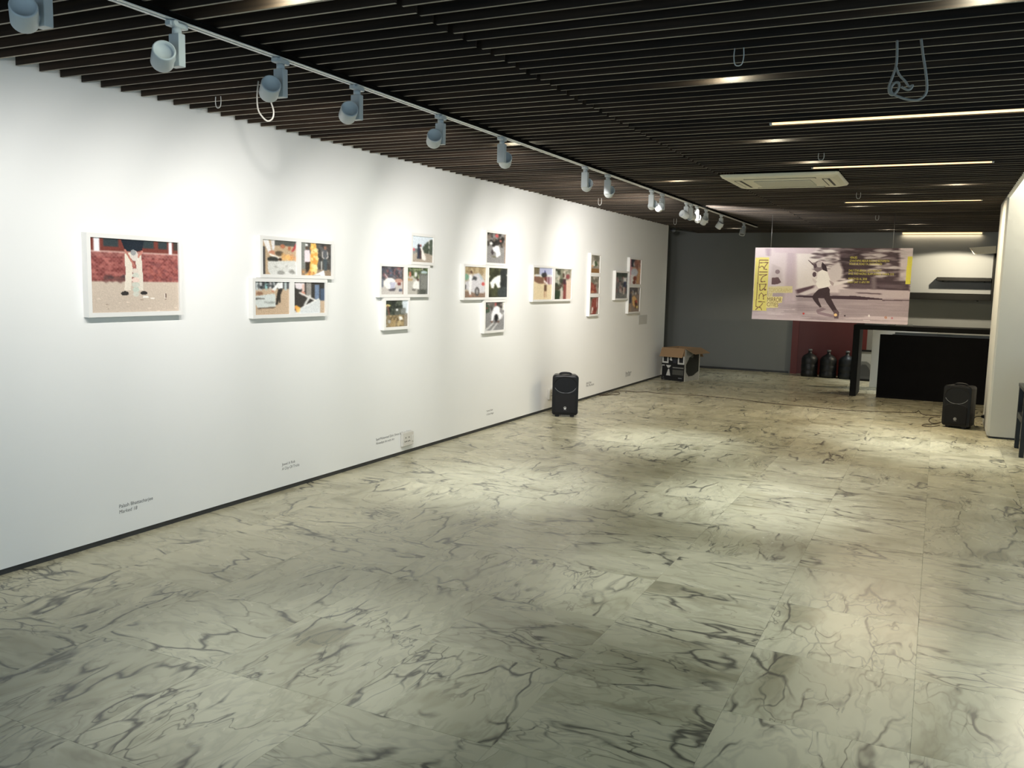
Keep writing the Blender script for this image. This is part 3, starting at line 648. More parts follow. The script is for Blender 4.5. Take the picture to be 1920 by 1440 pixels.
picture('tall narrow white frame with three small photographs one above another', [(ya, yb_, a[2], a[3]) for a in r], [ink_tent(0), ink_tent(1), ink_tent(2)])
r = [q6([(782, 305), (960, 318), (768, 702), (943, 702)]), q6([(768, 752), (940, 757), (750, 1143), (925, 1135)])]
ya, yb_ = sum(a[0] for a in r)/2, sum(a[1] for a in r)/2
picture('tall white frame with a lying figure photograph above a yellow shroud photograph', [(ya, yb_, a[2], a[3]) for a in r], [ink_lying(), ink_mummy()])
a = q6([(560, 517), (748, 525), (543, 927), (737, 925)])
picture('small white frame with a standing crowd, hung against the tall two-photograph frame', [(a[0], min(a[1], ya-2*BORD-0.004), a[2], a[3])], [ink_crowd()])

# captions lettered on the wall
def caption(l1, l2, p0, p1, q0, label, italic=0.15):
    a, b, c = onx(*p0), onx(*p1), onx(*q0)
    t = thing('wall_caption', label, 'caption', (0, a.y, c.z), 0, 'captions lettered along the foot of the white wall')
    w = b.y-a.y
    me = text_mesh(l1, M_ink); o1, s = place_text(me, 'name_line', (0.0008, 0, a.z-c.z), (0, 1, 0), (0, 0, 1), width=w, parent=t)
    me = text_mesh(l2, M_ink, shear=italic)
    co = [v.co.x for v in me.vertices]
    place_text(me, 'title_line', (0.0008, c.y-a.y, 0), (0, 1, 0), (0, 0, 1), width=(max(co)-min(co))*s, parent=t)
caption('Palash Bhattacharjee', 'Marked 18', (223.5, 953), (286.5, 937.5), (223.5, 963.5), 'grey two-line wall caption reading Marked 18 below the brick wall picture')
caption('Jewel A Rob', 'A City Of Tricks', (528.5, 873.5), (553, 867.5), (528.5, 882), 'grey two-line wall caption reading A City Of Tricks below the fire pictures')
caption('Syed Muhammad Zakir, Emran & Emran Sohel', 'Nowadays Art with Art', (705, 826.5), (769, 810.5), (705, 834), 'long grey wall caption just above the double power socket')
caption('Yasmin Kabir', 'A Dandi Nagar', (912, 772.5), (924, 769), (912, 779), 'faint grey wall caption between the power socket and the loudspeaker')
caption('Atish Saha', 'Mira Maa Asche', (1099, 720.8), (1108.5, 718.3), (1099, 725.8), 'faint grey wall caption just past the wall-side loudspeaker')
caption('Rana Begum', 'Ek Shohor', (1173, 702), (1183.5, 699), (1173, 706.5), 'faint grey wall caption near the cardboard carton end of the wall')
# tiny plates on the wall
a, b = onx(1197.5, 594), onx(1212.5, 604.5)
tag(MB().bevbox(0.0, -abs(b.y-a.y)/2, -0.07, 0.004, abs(b.y-a.y)/2, 0.07, 0.001).build('caption_card', M_paper, None, (0, (a.y+b.y)/2, (a.z+b.z)/2)), 'small blank grey card on the wall beyond the last picture frame', 'card')

# sockets
def socket(y0, y1, z0, z1, label, sw=True):
    t = thing('power_socket', label, 'socket', (0, (y0+y1)/2, z0), 0)
    w, h = (y1-y0)/2, z1-z0
    MB().bevbox(0, -w, 0, 0.022, w, h, 0.006).build('back_box', M_sock, t)
    MB().bevbox(0.0225, -w*0.94, h*0.05, 0.028, w*0.94, h*0.95, 0.002).build('face_plate', M_sock, t)
    for k in (-0.5, 0.08):
        for dy, dz in ((0, 0.62), (-0.14, 0.36), (0.14, 0.36)): MB().cyl((0.0281, w*(k+dy), h*dz), (0.0288, w*(k+dy), h*dz), 0.006, n=8).build('pin_hole', M_slot, t)
    if sw: MB().bevbox(0.0282, w*0.55, h*0.3, 0.036, w*0.80, h*0.75, 0.002).build('switch', M_sock, t)
    return t
a, b = onx(750.5, 845), onx(771, 824)
socket(a.y, b.y, a.z+0.03, a.z+0.155, 'ivory double power socket low on the white wall above the dark skirting')
a, b = onx(1010, 768), onx(1030, 741)
socket(a.y+0.25, a.y+0.45, 0.13, 0.26, 'ivory power socket half hidden behind the wall-side loudspeaker', False)

# ================================================================== CEILING EQUIPMENT
TX = 1.358; TZ = ZS-0.007     # track centre line and underside
tr = thing('lighting_track', 'long white lighting track under the dark slats beside the picture wall', 'track', (TX, 1.5, TZ))
LT = 14.52-1.5; TH_ = ZS-TZ-0.001
for x in (-0.022, 0.006): MB().box(x, 0, 0, x+0.016, LT, TH_).build('rail', M_track, tr)
MB().box(-0.006, 0, 0.004, 0.006, LT, TH_).build('channel', M_slot, tr)
MB().box(0.0225, 0, 0.003, 0.075, LT-0.3, TH_).build('gap_shadow_strip', M_void, tr)  # black strip painting the shadow of the gap beside the track
MB().bevbox(-0.019, LT, -0.001, 0.019, LT+0.02, TH_, 0.002).build('end_cap', M_track, tr)
MB().box(-0.0195, 8.45-1.5, -0.002, 0.0195, 8.53-1.5, TH_).build('joint_sleeve', M_track, tr)

ordn = ['first', 'second', 'third', 'fourth', 'fifth', 'sixth', 'seventh', 'eighth', 'ninth', 'tenth', 'eleventh', 'twelfth', 'thirteenth', 'fourteenth', 'fifteenth', 'sixteenth']
def spotlight(i, y, side, target, power, n_from_end, cone):
    """side -1: head on the street side of its driver box, +1: on the far side"""
    t = thing('track_spotlight', f'white cylindrical track spotlight, {ordn[n_from_end]} from the far end of the lighting track', 'spotlight', (TX, y, TZ), 0, 'track spotlights along the white track')
    MB().bevbox(-0.016, -0.045, -0.022, 0.016, 0.045, -0.001, 0.003).build('adaptor', M_white, t)
    MB().cyl((0, -0.03, -0.012), (0.03, -0.03, -0.012), 0.011, n=12).build('locking_lever', M_white, t)
    MB().cyl((0, 0, -0.045), (0, 0, -0.022), 0.018, n=16).build('neck', M_white, t)
    MB().bevbox(-0.027, -0.017, -0.168, 0.027, 0.017, -0.045, 0.002).build('driver_box', M_white, t)
    hc = Vector((-0.004, side*0.066, -0.142))
    MB().cyl((hc.x, side*0.016, hc.z), (hc.x, side*0.030, hc.z), 0.014, n=12).build('pivot', M_white, t)
    d = (Vector(target) - Vector((TX, y, TZ)) - hc).normalized()
    beam = d.copy()
    if target[0] < 0.1: d = (Vector(target) + Vector((0, 0, 0.5)) - Vector((TX, y, TZ)) - hc).normalized()
    L, R = 0.088, 0.043
    h = MB().lathe(hc - d*L/2, d, [(0.014, 0.0), (0.014, R*0.80), (0.0, R*0.86), (0.002, R*0.97), (0.006, R), (L-0.004, R), (L, R*0.97), (L, R*0.88), (L-0.012, R*0.84), (L-0.012, 0.0)], 28)
    head = h.build('lamp_head', M_white, t)
    MB().cyl(hc + d*(L/2-0.0118), hc + d*(L/2-0.0108), R*0.82, n=24).build('lens', M_lens if power else M_off, head)
    if power:
        ld = bpy.data.lights.new('spot_beam', 'SPOT'); ld.energy = power; ld.color = COL_SPOT
        ld.spot_size = math.radians(cone); ld.spot_blend = 1.0; ld.shadow_soft_size = 0.014
        lo = bpy.data.objects.new('spot_beam', ld); C.objects.link(lo); lo.parent = t
        lo.location = hc + d*(L/2+0.004); lo.rotation_euler = beam.to_track_quat('-Z', 'Y').to_euler()
    return t
W = lambda u, v: onx(u, v)
LAMPS = [  # adaptor pixel, head side, aim, power
    ((106, -53), -1, W(90, 640), 0.75), ((343, 40), -1, W(255, 620), 0.75), ((531, 110), -1, W(430, 610), 0.75), ((673, 161), -1, W(565, 590), 1.0),
    ((824, 217), -1, W(770, 630), 1.3), ((933, 258), 1, W(900, 630), 1.65), ((1091, 313), 1, W(1005, 620), 1.65), ((1132, 328), 1, W(1060, 600), 1.4),
    ((1214, 357), 1, W(1125, 560), 1.5), ((1236, 364), -1, W(1150, 570), 1.15), ((1280, 380), -1, Vector((2.45, 12.19, 1.6)), 0.68), ((1288, 383), 1, None, 2.0),
    ((1301, 387), 1, Vector((0.6, 16.0, 0.4)), 0), ((1318, 393), -1, Vector((0.2, 12.3, 0.9)), 0), ((1348, 403), -1, Vector((0.3, 12.2, 0.8)), 0), ((1392, 418), -1, Vector((1.2, 12.6, 0.6)), 0)]
for i, (p, side, aim, pw) in enumerate(LAMPS):
    y = fl(p[0], p[1], TZ).y
    if aim is None: aim = Vector((TX+0.55, y+1.7, TZ+0.02))
    spotlight(i, y, side, aim, W_SPOT*pw, len(LAMPS)-1-i, 62 if i in (10, 11) else 101)

# recessed downlights between the slats
DOWN = [((1.893, 2.556), 0.9), ((3.10, 4.35), 1.1), ((3.0, 6.10), 2.2), ((1.24, 5.75), 1.7), ((3.10, 7.28), 1.0), ((1.78, 8.20), 1.8), ((3.60, 9.75), 1.6), ((4.15, 9.10), 1.6),
        ((3.15, 11.19), 0.6), ((3.24, 15.39), 1.0), ((3.68, 14.13), 1.0), ((0.93, 14.95), 0.3), ((4.15, 3.42), 0.6)]
for (x, y), pw in DOWN:
    off = 0.0 if x < X_J else 0.030
    k = math.floor((y - y0 - off)/PITCH_S); yc = y0 + off + k*PITCH_S + TH + (PITCH_S-TH)*0.5
    t = thing('recessed_downlight', 'small recessed downlight glowing between the dark ceiling slats', 'downlight', (x, yc, ZS+0.075), 0, 'recessed downlights between the slats')
    MB().lathe((0, 0, 0), (0, 0, 1), [(0, 0.040), (0, 0.046), (0.02, 0.046), (0.10, 0.040), (0.10, 0.0)], 20).build('can', M_slot, t)
    MB().cyl((0, 0, -0.004), (0, 0, -0.0005), 0.036, n=20).build('lens', M_bulb, t)
    ld = bpy.data.lights.new('down_beam', 'SPOT'); ld.energy = W_DOWN*pw; ld.color = COL_DOWN
    ld.spot_size = math.radians(46); ld.spot_blend = 1.0; ld.shadow_soft_size = 0.03
    lo = bpy.data.objects.new('down_beam', ld); C.objects.link(lo); lo.parent = t; lo.location = (0, 0, -0.012)

# warm tube lights in the slat gaps
STRIPS = [(3.10, 4.42, 5.53), (3.08, 4.36, 7.70), (3.05, 4.40, 10.76), (3.45, 4.62, 16.10)]
sl_lab = ['nearest the street glazing', 'before the ceiling air conditioner', 'behind the ceiling air conditioner', 'above the wall shelves']
for (xa, xb, y), lb in zip(STRIPS, sl_lab):
    k = math.floor((y - y0 - 0.030)/PITCH_S + 0.5); yc = y0 + 0.030 + k*PITCH_S - 0.022
    if y > 16: yc = Y_FAR-0.03
    t = thing('tube_light', f'warm glowing tube light in the slat gap {lb}', 'tube light', ((xa+xb)/2, yc, ZS - (0.030 if y > 16 else 0)), 0, 'warm tube lights in the slat gaps')
    L = xb-xa
    MB().cyl((-L/2, 0, 0.016), (L/2, 0, 0.016), 0.013, n=12).build('tube', M_tube, t)
    MB().box(-L/2, -0.012, 0.034, L/2, 0.012, 0.07).build('batten', M_white, t)
    for s in (-1, 1): MB().bevbox(s*(L/2+0.008)-0.008, -0.013, 0.002, s*(L/2+0.008)+0.008, 0.013, 0.07, 0.002).build('lamp_holder', M_white, t)
    ld = bpy.data.lights.new('tube_glow', 'AREA'); ld.shape = 'RECTANGLE'; ld.size = L; ld.size_y = 0.02; ld.color = (1, 0.82, 0.56)
    ld.energy = 50 if 10 < y < 12 else 2.5 if y > 16 else 4
    lo = bpy.data.objects.new('tube_glow', ld); C.objects.link(lo); lo.parent = t; lo.location = (0, 0, -0.001)

# lamp in the plain ceiling that washes the top of the column
t = thing('ceiling_lamp', 'round warm lamp on the plain ceiling in front of the column', 'lamp', (5.35, 9.55, 2.95))
MB().lathe((0, 0, 0), (0, 0, -1), [(0, 0.09), (0.03, 0.09), (0.035, 0.08), (0.035, 0.0)], 24).build('housing', M_white, t)
MB().cyl((0, 0, -0.037), (0, 0, -0.040), 0.075, n=24).build('lens', M_tube, t)
ld = bpy.data.lights.new('lamp_beam', 'POINT'); ld.energy = 75; ld.color = (1, 0.90, 0.70); ld.shadow_soft_size = 0.06
lo = bpy.data.objects.new('lamp_beam', ld); C.objects.link(lo); lo.parent = t; lo.location = (0, 0, -0.12)

# ceiling cassette air conditioner
cx, cy = (AC_X[0]+AC_X[1])/2, (AC_Y[0]+AC_Y[1])/2
ac = thing('air_conditioner', 'square ivory cassette air conditioner set in the slatted ceiling', 'air conditioner', (cx, cy, 2.438))
hw, hd = (AC_X[1]-AC_X[0])/2, (AC_Y[1]-AC_Y[0])/2
def rr(w, d, z, b=0.05): return [(-w+b, -d, z), (w-b, -d, z), (w, -d+b, z), (w, d-b, z), (w-b, d, z), (-w+b, d, z), (-w, d-b, z), (-w, -d+b, z)]
MB().loft([rr(hw-0.05, hd-0.05, 0.0), rr(hw-0.012, hd-0.012, 0.012, 0.03), rr(hw, hd, 0.030, 0.02), rr(hw, hd, 0.036, 0.02)]).build('panel', M_ac, ac)
MB().box(-0.24, -0.22, -0.006, 0.24, 0.22, 0.0).build('intake_grille', M_acgr, ac)
for s in (-1, 1):
    a = MB().box(-0.30, s*0.34-0.032, -0.0015, 0.30, s*0.34+0.032, -0.0002).build('louver_slot', M_slot, ac)
    MB().bevbox(-0.295, s*0.34-0.027, -0.006, 0.295, s*0.34+0.027, -0.0016, 0.002).build('louver', M_ac, a)
    a = MB().box(s*0.37-0.032, -0.27, -0.0015, s*0.37+0.032, 0.27, -0.0002).build('louver_slot', M_slot, ac)
    MB().bevbox(s*0.37-0.020, -0.265, -0.006, s*0.37+0.014, 0.265, -0.0016, 0.002).build('louver', M_ac, a)

# small plastic hooks and hanging cable loops
for u, v, h, hl in ((409, 181, 0.06, 'between the white wall and a white cable loop'), (1386, 90, 0.07, 'between the track and the tangled cable loop'), (1125, 372, 0.075, 'close to the white wall above the two-photograph frame'),
        (1266, 410, 0.085, 'near the free end of the white wall'), (1540, 287, 0.05, 'just before the air conditioner'), (1610, 361, 0.06, 'just past the air conditioner'), (1645, 404, 0.06, 'above the hanging banner')):
    p = fl(u, v, ZS)
    t = tag(bpy.data.objects.new('ceiling_hook', MB().tube(spline([(-0.018, 0, 0.0), (-0.02, 0, -h*0.5), (-0.012, 0, -h*0.95), (0.012, 0, -h*0.95), (0.02, 0, -h*0.5), (0.018, 0, 0.0)], 4), 0.0024, 6).mesh('ceiling_hook', M_hook)), f'small pale hook under the slats {hl}', 'hook', 'plastic hooks under the slats')
    C.objects.link(t); t.location = p
def px_loop(pts, v_top, r, name, label, m, close=False):
    y = fl(pts[0][0], v_top, ZS).y
    P = [ony(u, v, y) for u, v in pts]; o0 = P[0].copy()
    ob = MB().tube(spline([p-o0 for p in P], 6), r, 7).build(name, m, None, o0)
    tag(ob, label, 'cable')
px_loop([(484.5, 152), (482, 180), (484, 205), (492, 219), (502, 227), (511, 222), (513, 208), (507, 188), (500, 165), (497, 158)], 152, 0.0042, 'hanging_cable', 'white cable loop hanging from the slats behind a track spotlight', M_wcable)
px_loop([(1682, 76), (1682, 100), (1680, 124), (1673, 145), (1667, 162), (1668, 174), (1674, 178), (1681, 172), (1686, 163), (1684, 155), (1677, 156), (1671, 165), (1672, 174), (1684, 181), (1704, 187), (1722, 187), (1735, 177), (1738, 160), (1735, 130), (1731, 105), (1727, 73)], 76, 0.0052, 'hanging_cable', 'tangled grey cable loop with a knot hanging from the dark slats', M_wcable)
px_loop([(1680, 125), (1686, 140), (1697, 152), (1704, 162), (1711, 160), (1707, 167), (1700, 168), (1690, 163)], 76, 0.0048, 'hanging_cable', 'short knotted grey cable end beside the tangled cable loop', M_wcable)
# dome camera at the far end of the white wall
t = thing('dome_camera', 'small dark dome camera under the ceiling past the end of the white wall', 'camera', tuple(fl(1263, 428, ZS-0.01)))
MB().lathe((0, 0, 0.0), (0, 0, -1), [(0, 0.055), (0.025, 0.055), (0.03, 0.045), (0.03, 0)], 18).build('mount', M_slot, t)
MB().lathe((0, 0, -0.03), (0, 0, -1), [(0, 0.04), (0.015, 0.038), (0.03, 0.026), (0.038, 0.0)], 18).build('dome', M_off, t)

# ================================================================== HANGING BANNER
PY = 12.19
pc = [ony(u, v, PY) for u, v in ((1416, 465), (1711, 464.5), (1410, 599), (1703, 608))]
px0, px1 = (pc[0].x+pc[2].x)/2, (pc[1].x+pc[3].x)/2; pz1, pz0 = (pc[0].z+pc[1].z)/2, (pc[2].z+pc[3].z)/2
PW, PH = px1-px0, pz1-pz0
ban = thing('hanging_banner', 'wide pinkish exhibition banner with a running figure hung on wires', 'banner', (px0, PY, pz0))
MB().box(0, 0, 0, PW, 0.006, PH).build('panel', M_paper, ban)
def Z(x, y):  # reading coordinates of the banner -> unit square
    t_ = (y-240)/(720+0.0); left = 192-32*t_; right = 1770-48*t_
    bot = 955+48*((x-left)/(right-left)); t_ = (y-240)/(bot-240)
    left = 192-32*t_; right = 1770-48*t_
    return ((x-left)/(right-left), t_)
def Zs(*pts): return [Z(*p) for p in pts]
k = Ink(440, 220, (212, 199, 206))
k.r(0, .6, 1, 1, (176, 160, 170)); k.r(.3, .62, 1, 1, (158, 143, 152)); k.r(0, .9, 1, 1, (200, 184, 194))
k.p(Zs((530, 240), (620, 240), (620, 800), (500, 800)), (200, 182, 194)); k.p(Zs((540, 240), (600, 240), (590, 780), (520, 780)), (194, 176, 190))
k.p(Zs((370, 400), (470, 440), (480, 600), (365, 600)), (198, 184, 190)); k.p(Zs((300, 250), (360, 250), (350, 330), (310, 320)), (180, 160, 176))
k.p(Zs((380, 240), (820, 240), (800, 300), (400, 290)), (206, 188, 200)); k.p(Zs((630, 300), (860, 300), (830, 620), (640, 640)), (228, 220, 222))
k.blot((0, .72, .5, .96), 30, .02, [(186, 168, 180), (204, 190, 198)], .5, 5)
k.p(Zs((1050, 240), (1640, 240), (1650, 640), (1480, 650), (1150, 600), (1080, 440)), (64, 47, 56)); k.p(Zs((880, 240), (1060, 240), (1060, 330), (900, 330)), (150, 132, 142))
k.blot((.40, .01, .56, .3), 80, .012, [(74, 58, 66), (232, 226, 228), (150, 134, 142)], .7, 2.4)
k.blot((.56, .02, .92, .42), 110, .011, [(96, 80, 88), (52, 38, 46), (150, 138, 144), (44, 32, 40)], .7, 3.2)
k.blot((.72, .03, .97, .42), 60, .012, [(176, 166, 172), (206, 198, 202), (120, 106, 114)], .75, 2.4); k.r(.925, 0, 1, .46, (170, 160, 168), .55)
k.p(Zs((1150, 560), (1740, 600), (1740, 680), (1500, 650), (1150, 640)), (74, 56, 66)); k.blot((.62, .44, .98, .56), 30, .014, [(96, 80, 90), (60, 44, 54)], .7, 5); k.p(Zs((1370, 530), (1420, 530), (1425, 680), (1380, 680)), (112, 98, 106))
k.p(Zs((980, 590), (1200, 545), (1200, 570), (1000, 620)), (222, 214, 218)); k.p(Zs((960, 440), (1060, 380), (1100, 460), (1080, 560), (980, 570)), (206, 196, 202))
k.p(Zs((620, 660), (820, 610), (800, 640), (640, 700)), (92, 66, 78)); k.p(Zs((640, 700), (850, 640), (850, 670), (720, 712)), (214, 204, 210))
k.p(Zs((1060, 650), (1740, 660), (1740, 740), (1060, 740)), (178, 164, 172)); k.p(Zs((1220, 680), (1470, 690), (1470, 702), (1240, 690)), (86, 68, 78))
k.blot((.3, .72, 1, .98), 60, .010, [(146, 130, 140), (176, 160, 170), (166, 150, 160)], .5, 10)
k.blur(4, 1)
k.p(Zs((372, 540), (440, 535), (470, 585), (430, 605), (370, 608)), (104, 76, 82)); k.e(*Z(430, 480), .016, .03, (140, 120, 128))
k.p(Zs((625, 716), (1220, 716), (1480, 742), (1480, 756), (1000, 748), (625, 730)), (66, 46, 58)); k.p(Zs((1480, 752), (1740, 752), (1740, 764), (1480, 764)), (96, 78, 88))
k.p(Zs((830, 870), (1000, 905), (1060, 945), (980, 930), (850, 900)), (146, 124, 138))
# running figure in a white shirt and dark trousers
k.p(Zs((742, 362), (752, 362), (800, 400), (820, 430), (800, 420)), (84, 64, 74)); k.e(*Z(850, 425), .030, .075, (128, 112, 120)); k.e(*Z(862, 405), .020, .04, (196, 184, 190)); k.e(*Z(820, 420), .010, .03, (84, 66, 76)); k.p(Zs((890, 380), (930, 420), (945, 475), (900, 470), (880, 420)), (58, 42, 50)); k.e(*Z(812, 505), .013, .035, (92, 72, 82))
k.p(Zs((850, 480), (890, 458), (940, 478), (965, 540), (990, 600), (960, 625), (890, 640), (850, 640), (815, 580), (838, 540)), (240, 236, 236)); k.p(Zs((960, 560), (1010, 590), (1000, 620), (975, 600)), (176, 158, 164)); k.p(Zs((790, 540), (840, 575), (825, 600), (795, 570)), (214, 202, 206))
k.p(Zs((860, 650), (950, 628), (968, 650), (970, 720), (1010, 800), (1050, 870), (1005, 880), (940, 790), (895, 715), (850, 735), (860, 770), (888, 830), (870, 836), (815, 775), (788, 730), (815, 690)), (62, 45, 52))
k.p(Zs((835, 860), (895, 835), (935, 850), (880, 875), (840, 884)), (132, 112, 124)); k.p(Zs((1005, 860), (1050, 862), (1065, 885), (1055, 945), (1015, 945)), (96, 76, 86))
# yellow panels
YEL, YP = (228, 216, 112), (222, 210, 160)
k.p(Zs((195, 340), (341, 338), (315, 873), (170, 868)), YEL); k.p(Zs((335, 628), (590, 622), (588, 690), (382, 692), (380, 735), (328, 735)), YP); k.p(Zs((322, 730), (486, 728), (482, 790), (442, 792), (440, 838), (316, 842)), (232, 220, 150)); k.p(Zs((1717, 325), (1765, 322), (1742, 598), (1698, 596)), (206, 198, 66))
BR = (124, 84, 66)
def st(*pts, w=.0115): k.l(Zs(*pts), w, BR, 1, PW/PH)
st((236, 368), (205, 830), w=.0095); st((240, 365), (330, 366)); st((244, 392), (328, 388)); st((330, 388), (300, 425), (285, 455), (318, 458)); st((240, 440), (262, 425), (280, 432), (290, 455)); st((238, 482), (322, 484)); st((238, 512), (320, 510)); st((318, 510), (272, 532), (256, 560), (258, 582), (298, 578)); st((238, 606), (312, 605), (296, 640), (262, 668), (246, 664), (244, 606)); st((298, 658), (303, 660), w=.024)
st((236, 752), (240, 712), (262, 692), (282, 710), (285, 755)); st((284, 720), (312, 708)); st((232, 780), (300, 782)); st((205, 825), (228, 838), (255, 824), (276, 796)); st((204, 860), (230, 836), (256, 840), (268, 862))
k.e(*Z(705, 897), .007, .014, (206, 64, 60)); k.e(*Z(1028, 908), .010, .020, (240, 200, 140)); k.e(*Z(1120, 916), .005, .011, (60, 46, 60)); k.e(*Z(1355, 915), .006, .016, (226, 218, 222)); k.r(.727, .955, .77, .962, (214, 204, 210)); k.e(*Z(1515, 930), .008, .016, (196, 130, 84)); k.e(*Z(1515, 930), .004, .008, (170, 152, 160)); k.e(*Z(1575, 936), .006, .012, (190, 120, 130))
for yy, xa, xb in ((852, 325, 615), (868, 325, 500), (888, 325, 470), (903, 325, 510)): k.p(Zs((xa, yy), (xb, yy+2), (xb, yy+8), (xa, yy+6)), (222, 210, 216), .7)
k.grain(.012)
k.build('print', M_poster, ban, (0, -0.0006, PH), (PW, 0, 0), (0, 0, -PH))
M_yel = mat('yellow_lettering', srgb(200, 192, 84), 0.6, noise=0.02); M_brl = mat('brown_lettering', srgb(112, 78, 40), 0.6, noise=0.02); M_fadel = mat('faded_lettering', srgb(196, 182, 120), 0.6, noise=0.02)
def btext(s, x0, x1, yb, h, m):
    a, b = Z(x0, yb), Z(x1, yb)
    me = text_mesh(s, m); place_text(me, 'lettering', (a[0]*PW, -0.0012, (1-a[1])*PH), (1, 0, 0), (0, 0, 1), width=(b[0]-a[0])*PW, height=h/735*PH/0.70, parent=ban)
btext('MIRROR', 324, 474, 780, 46, M_brl); btext('CITIES', 320, 440, 826, 40, M_brl); btext('TOPOGRAPHY', 334, 580, 682, 40, M_fadel); btext('OF', 332, 372, 728, 34, M_fadel)
btext('VENUES', 1165, 1236, 346, 22, M_yel); btext('GYANTAPAS ABDUR RAZZAQ BIDYAPEETH', 1163, 1545, 377, 21, M_yel); btext('HOUSE 60, ROAD 7/A, DHANMONDI', 1160, 1475, 408, 21, M_yel)
btext('DAILY STAR-BENGAL ARTS PRECINCT', 1155, 1472, 474, 21, M_yel); btext('64-65, KAZI NAZRUL ISLAM AVENUE, DHAKA 1215', 1152, 1590, 505, 21, M_yel); btext('MARCH 02-16, 2018', 1150, 1332, 556, 21, M_yel); btext('EVERY DAY 11 AM-7 PM', 1146, 1356, 588, 21, M_yel)
for u in (1445.5, 1674):
    x = ony(u, 465, PY).x-px0
    MB().cyl((x, 0.003, PH-0.01), (x, 0.003, ZS-pz0+0.01), 0.0022, n=6).build('wire', M_wire, ban)

# ================================================================== LOUDSPEAKERS
def loudspeaker(loc, rz, label):
    t = thing('loudspeaker', label, 'loudspeaker', loc, rz, 'portable loudspeakers on the floor')
    w, h, r = 0.290, 0.452, 0.032
    def ring(s, y, zs=1.0, z0=0.022, n=6):
        out = []; ww = w/2*s; zc = z0+h/2; hh = h/2*zs
        for qx, qz, a0 in ((1, 1, 0), (-1, 1, 90), (-1, -1, 180), (1, -1, 270)):
            for i in range(n+1):
                a = math.radians(a0+90*i/n); out.append((qx*(ww-r)+r*math.cos(a), y, zc+qz*(hh-r)+r*math.sin(a)))
        return out
    MB().loft([ring(1.0, 0.006), ring(1.015, 0.016), ring(1.0, 0.10), ring(0.93, 0.20), ring(0.72, 0.262, 0.96), ring(0.62, 0.268, 0.9)], smooth=False).build('cabinet', M_black, t)
    # front: horn bowl pressed into a rounded baffle
    nx, nz = 41, 61; vs = []; fs = []
    for j in range(nz):
        for i in range(nx):
            a = -1+2*i/(nx-1); b = j/(nz-1); z = 0.022+0.006+b*(h-0.012); zz = min(b, 1-b)*(h-0.012)
            half = w/2-0.005
            if zz < r: half -= r-math.sqrt(max(r*r-(r-zz)**2, 0))
            x = a*half; y = 0.006
            rho = (x/(w*0.43))**2+((b-0.755)/0.205)**2
            if rho < 1: y = 0.006+0.075*(1-rho)**0.8
            ed = min(1-abs(a), zz/r if zz < r else 1, 1)
            y -= 0.006*min(1, 8*(1-abs(a)))*min(1, zz/0.01) if rho >= 1 else 0.004
            vs.append((x, y, z))
    for j in range(nz-1):
        for i in range(nx-1):
            q = j*nx+i; fs.append((q, q+1, q+nx+1, q+nx))
    b = MB(); b.add(vs, fs, True); b.build('baffle_horn', M_black, t)
    MB().tube([(w*0.425*math.cos(a_), -0.001, 0.028+(0.755+0.2*math.sin(a_))*(h-0.012)) for a_ in [math.radians(200+140*i/20) for i in range(21)]], 0.0032, 6).build('horn_lip_highlight', M_off, t)  # paler arc added for the highlight along the horn's lower edge
    # grille with an arched top under the horn
    P = []
    for i in range(25):
        a = math.pi*i/24; P.append((0.118*math.cos(a), 0.235+0.038*math.sin(a)))
    P = [(0.118, 0.05)] + P + [(-0.118, 0.05)]
    g = MB().loft([[(x, 0.001, z) for x, z in P], [(x, -0.006, z) for x, z in P], [(x*0.96, -0.009, 0.05+(z-0.05)*0.98+0.002) for x, z in P]])
    g.build('grille', M_grille, t)
    bd = MB().lathe((0, -0.0088, 0.105), (0, -1, 0), [(0, 0.017), (0.0015, 0.017), (0.0015, 0.0145), (0.001, 0.0145), (0.001, 0)], 28)
    badge = bd.build('badge', M_silver, t)
    m = MB()
    for a in (90, 210, 330):
        c, s_ = math.cos(math.radians(a)), math.sin(math.radians(a))
        m.cyl((0, -0.0112, 0.105), (c*0.0135, -0.0112, 0.105+s_*0.0135), 0.0016, n=6)
    m.build('tuning_forks', M_silver, badge)
    me = text_mesh('YAMAHA', M_silver); place_text(me, 'lettering', (-0.017, -0.0094, 0.079), (1, 0, 0), (0, 0, 1), width=0.034, height=0.0085, parent=badge)
    MB().tube(spline([(-0.07, 0.12, h+0.018), (-0.05, 0.12, h+0.034), (0.0, 0.12, h+0.040), (0.05, 0.12, h+0.034), (0.07, 0.12, h+0.018)], 5), 0.011, 8).build('carry_handle', M_black, t)
    for sx in (-1, 1):
        for y in (0.035, 0.17): MB().bevbox(sx*0.085-0.022, y-0.02, 0, sx*0.085+0.022, y+0.02, 0.028, 0.004).build('foot', M_black, t)
    return t
loudspeaker((0.36, 9.09, 0), math.radians(24), 'black loudspeaker standing on the floor against the white picture wall')
loudspeaker((4.33, 10.83, 0), math.radians(-20), 'black loudspeaker standing on the floor beside the grey column')

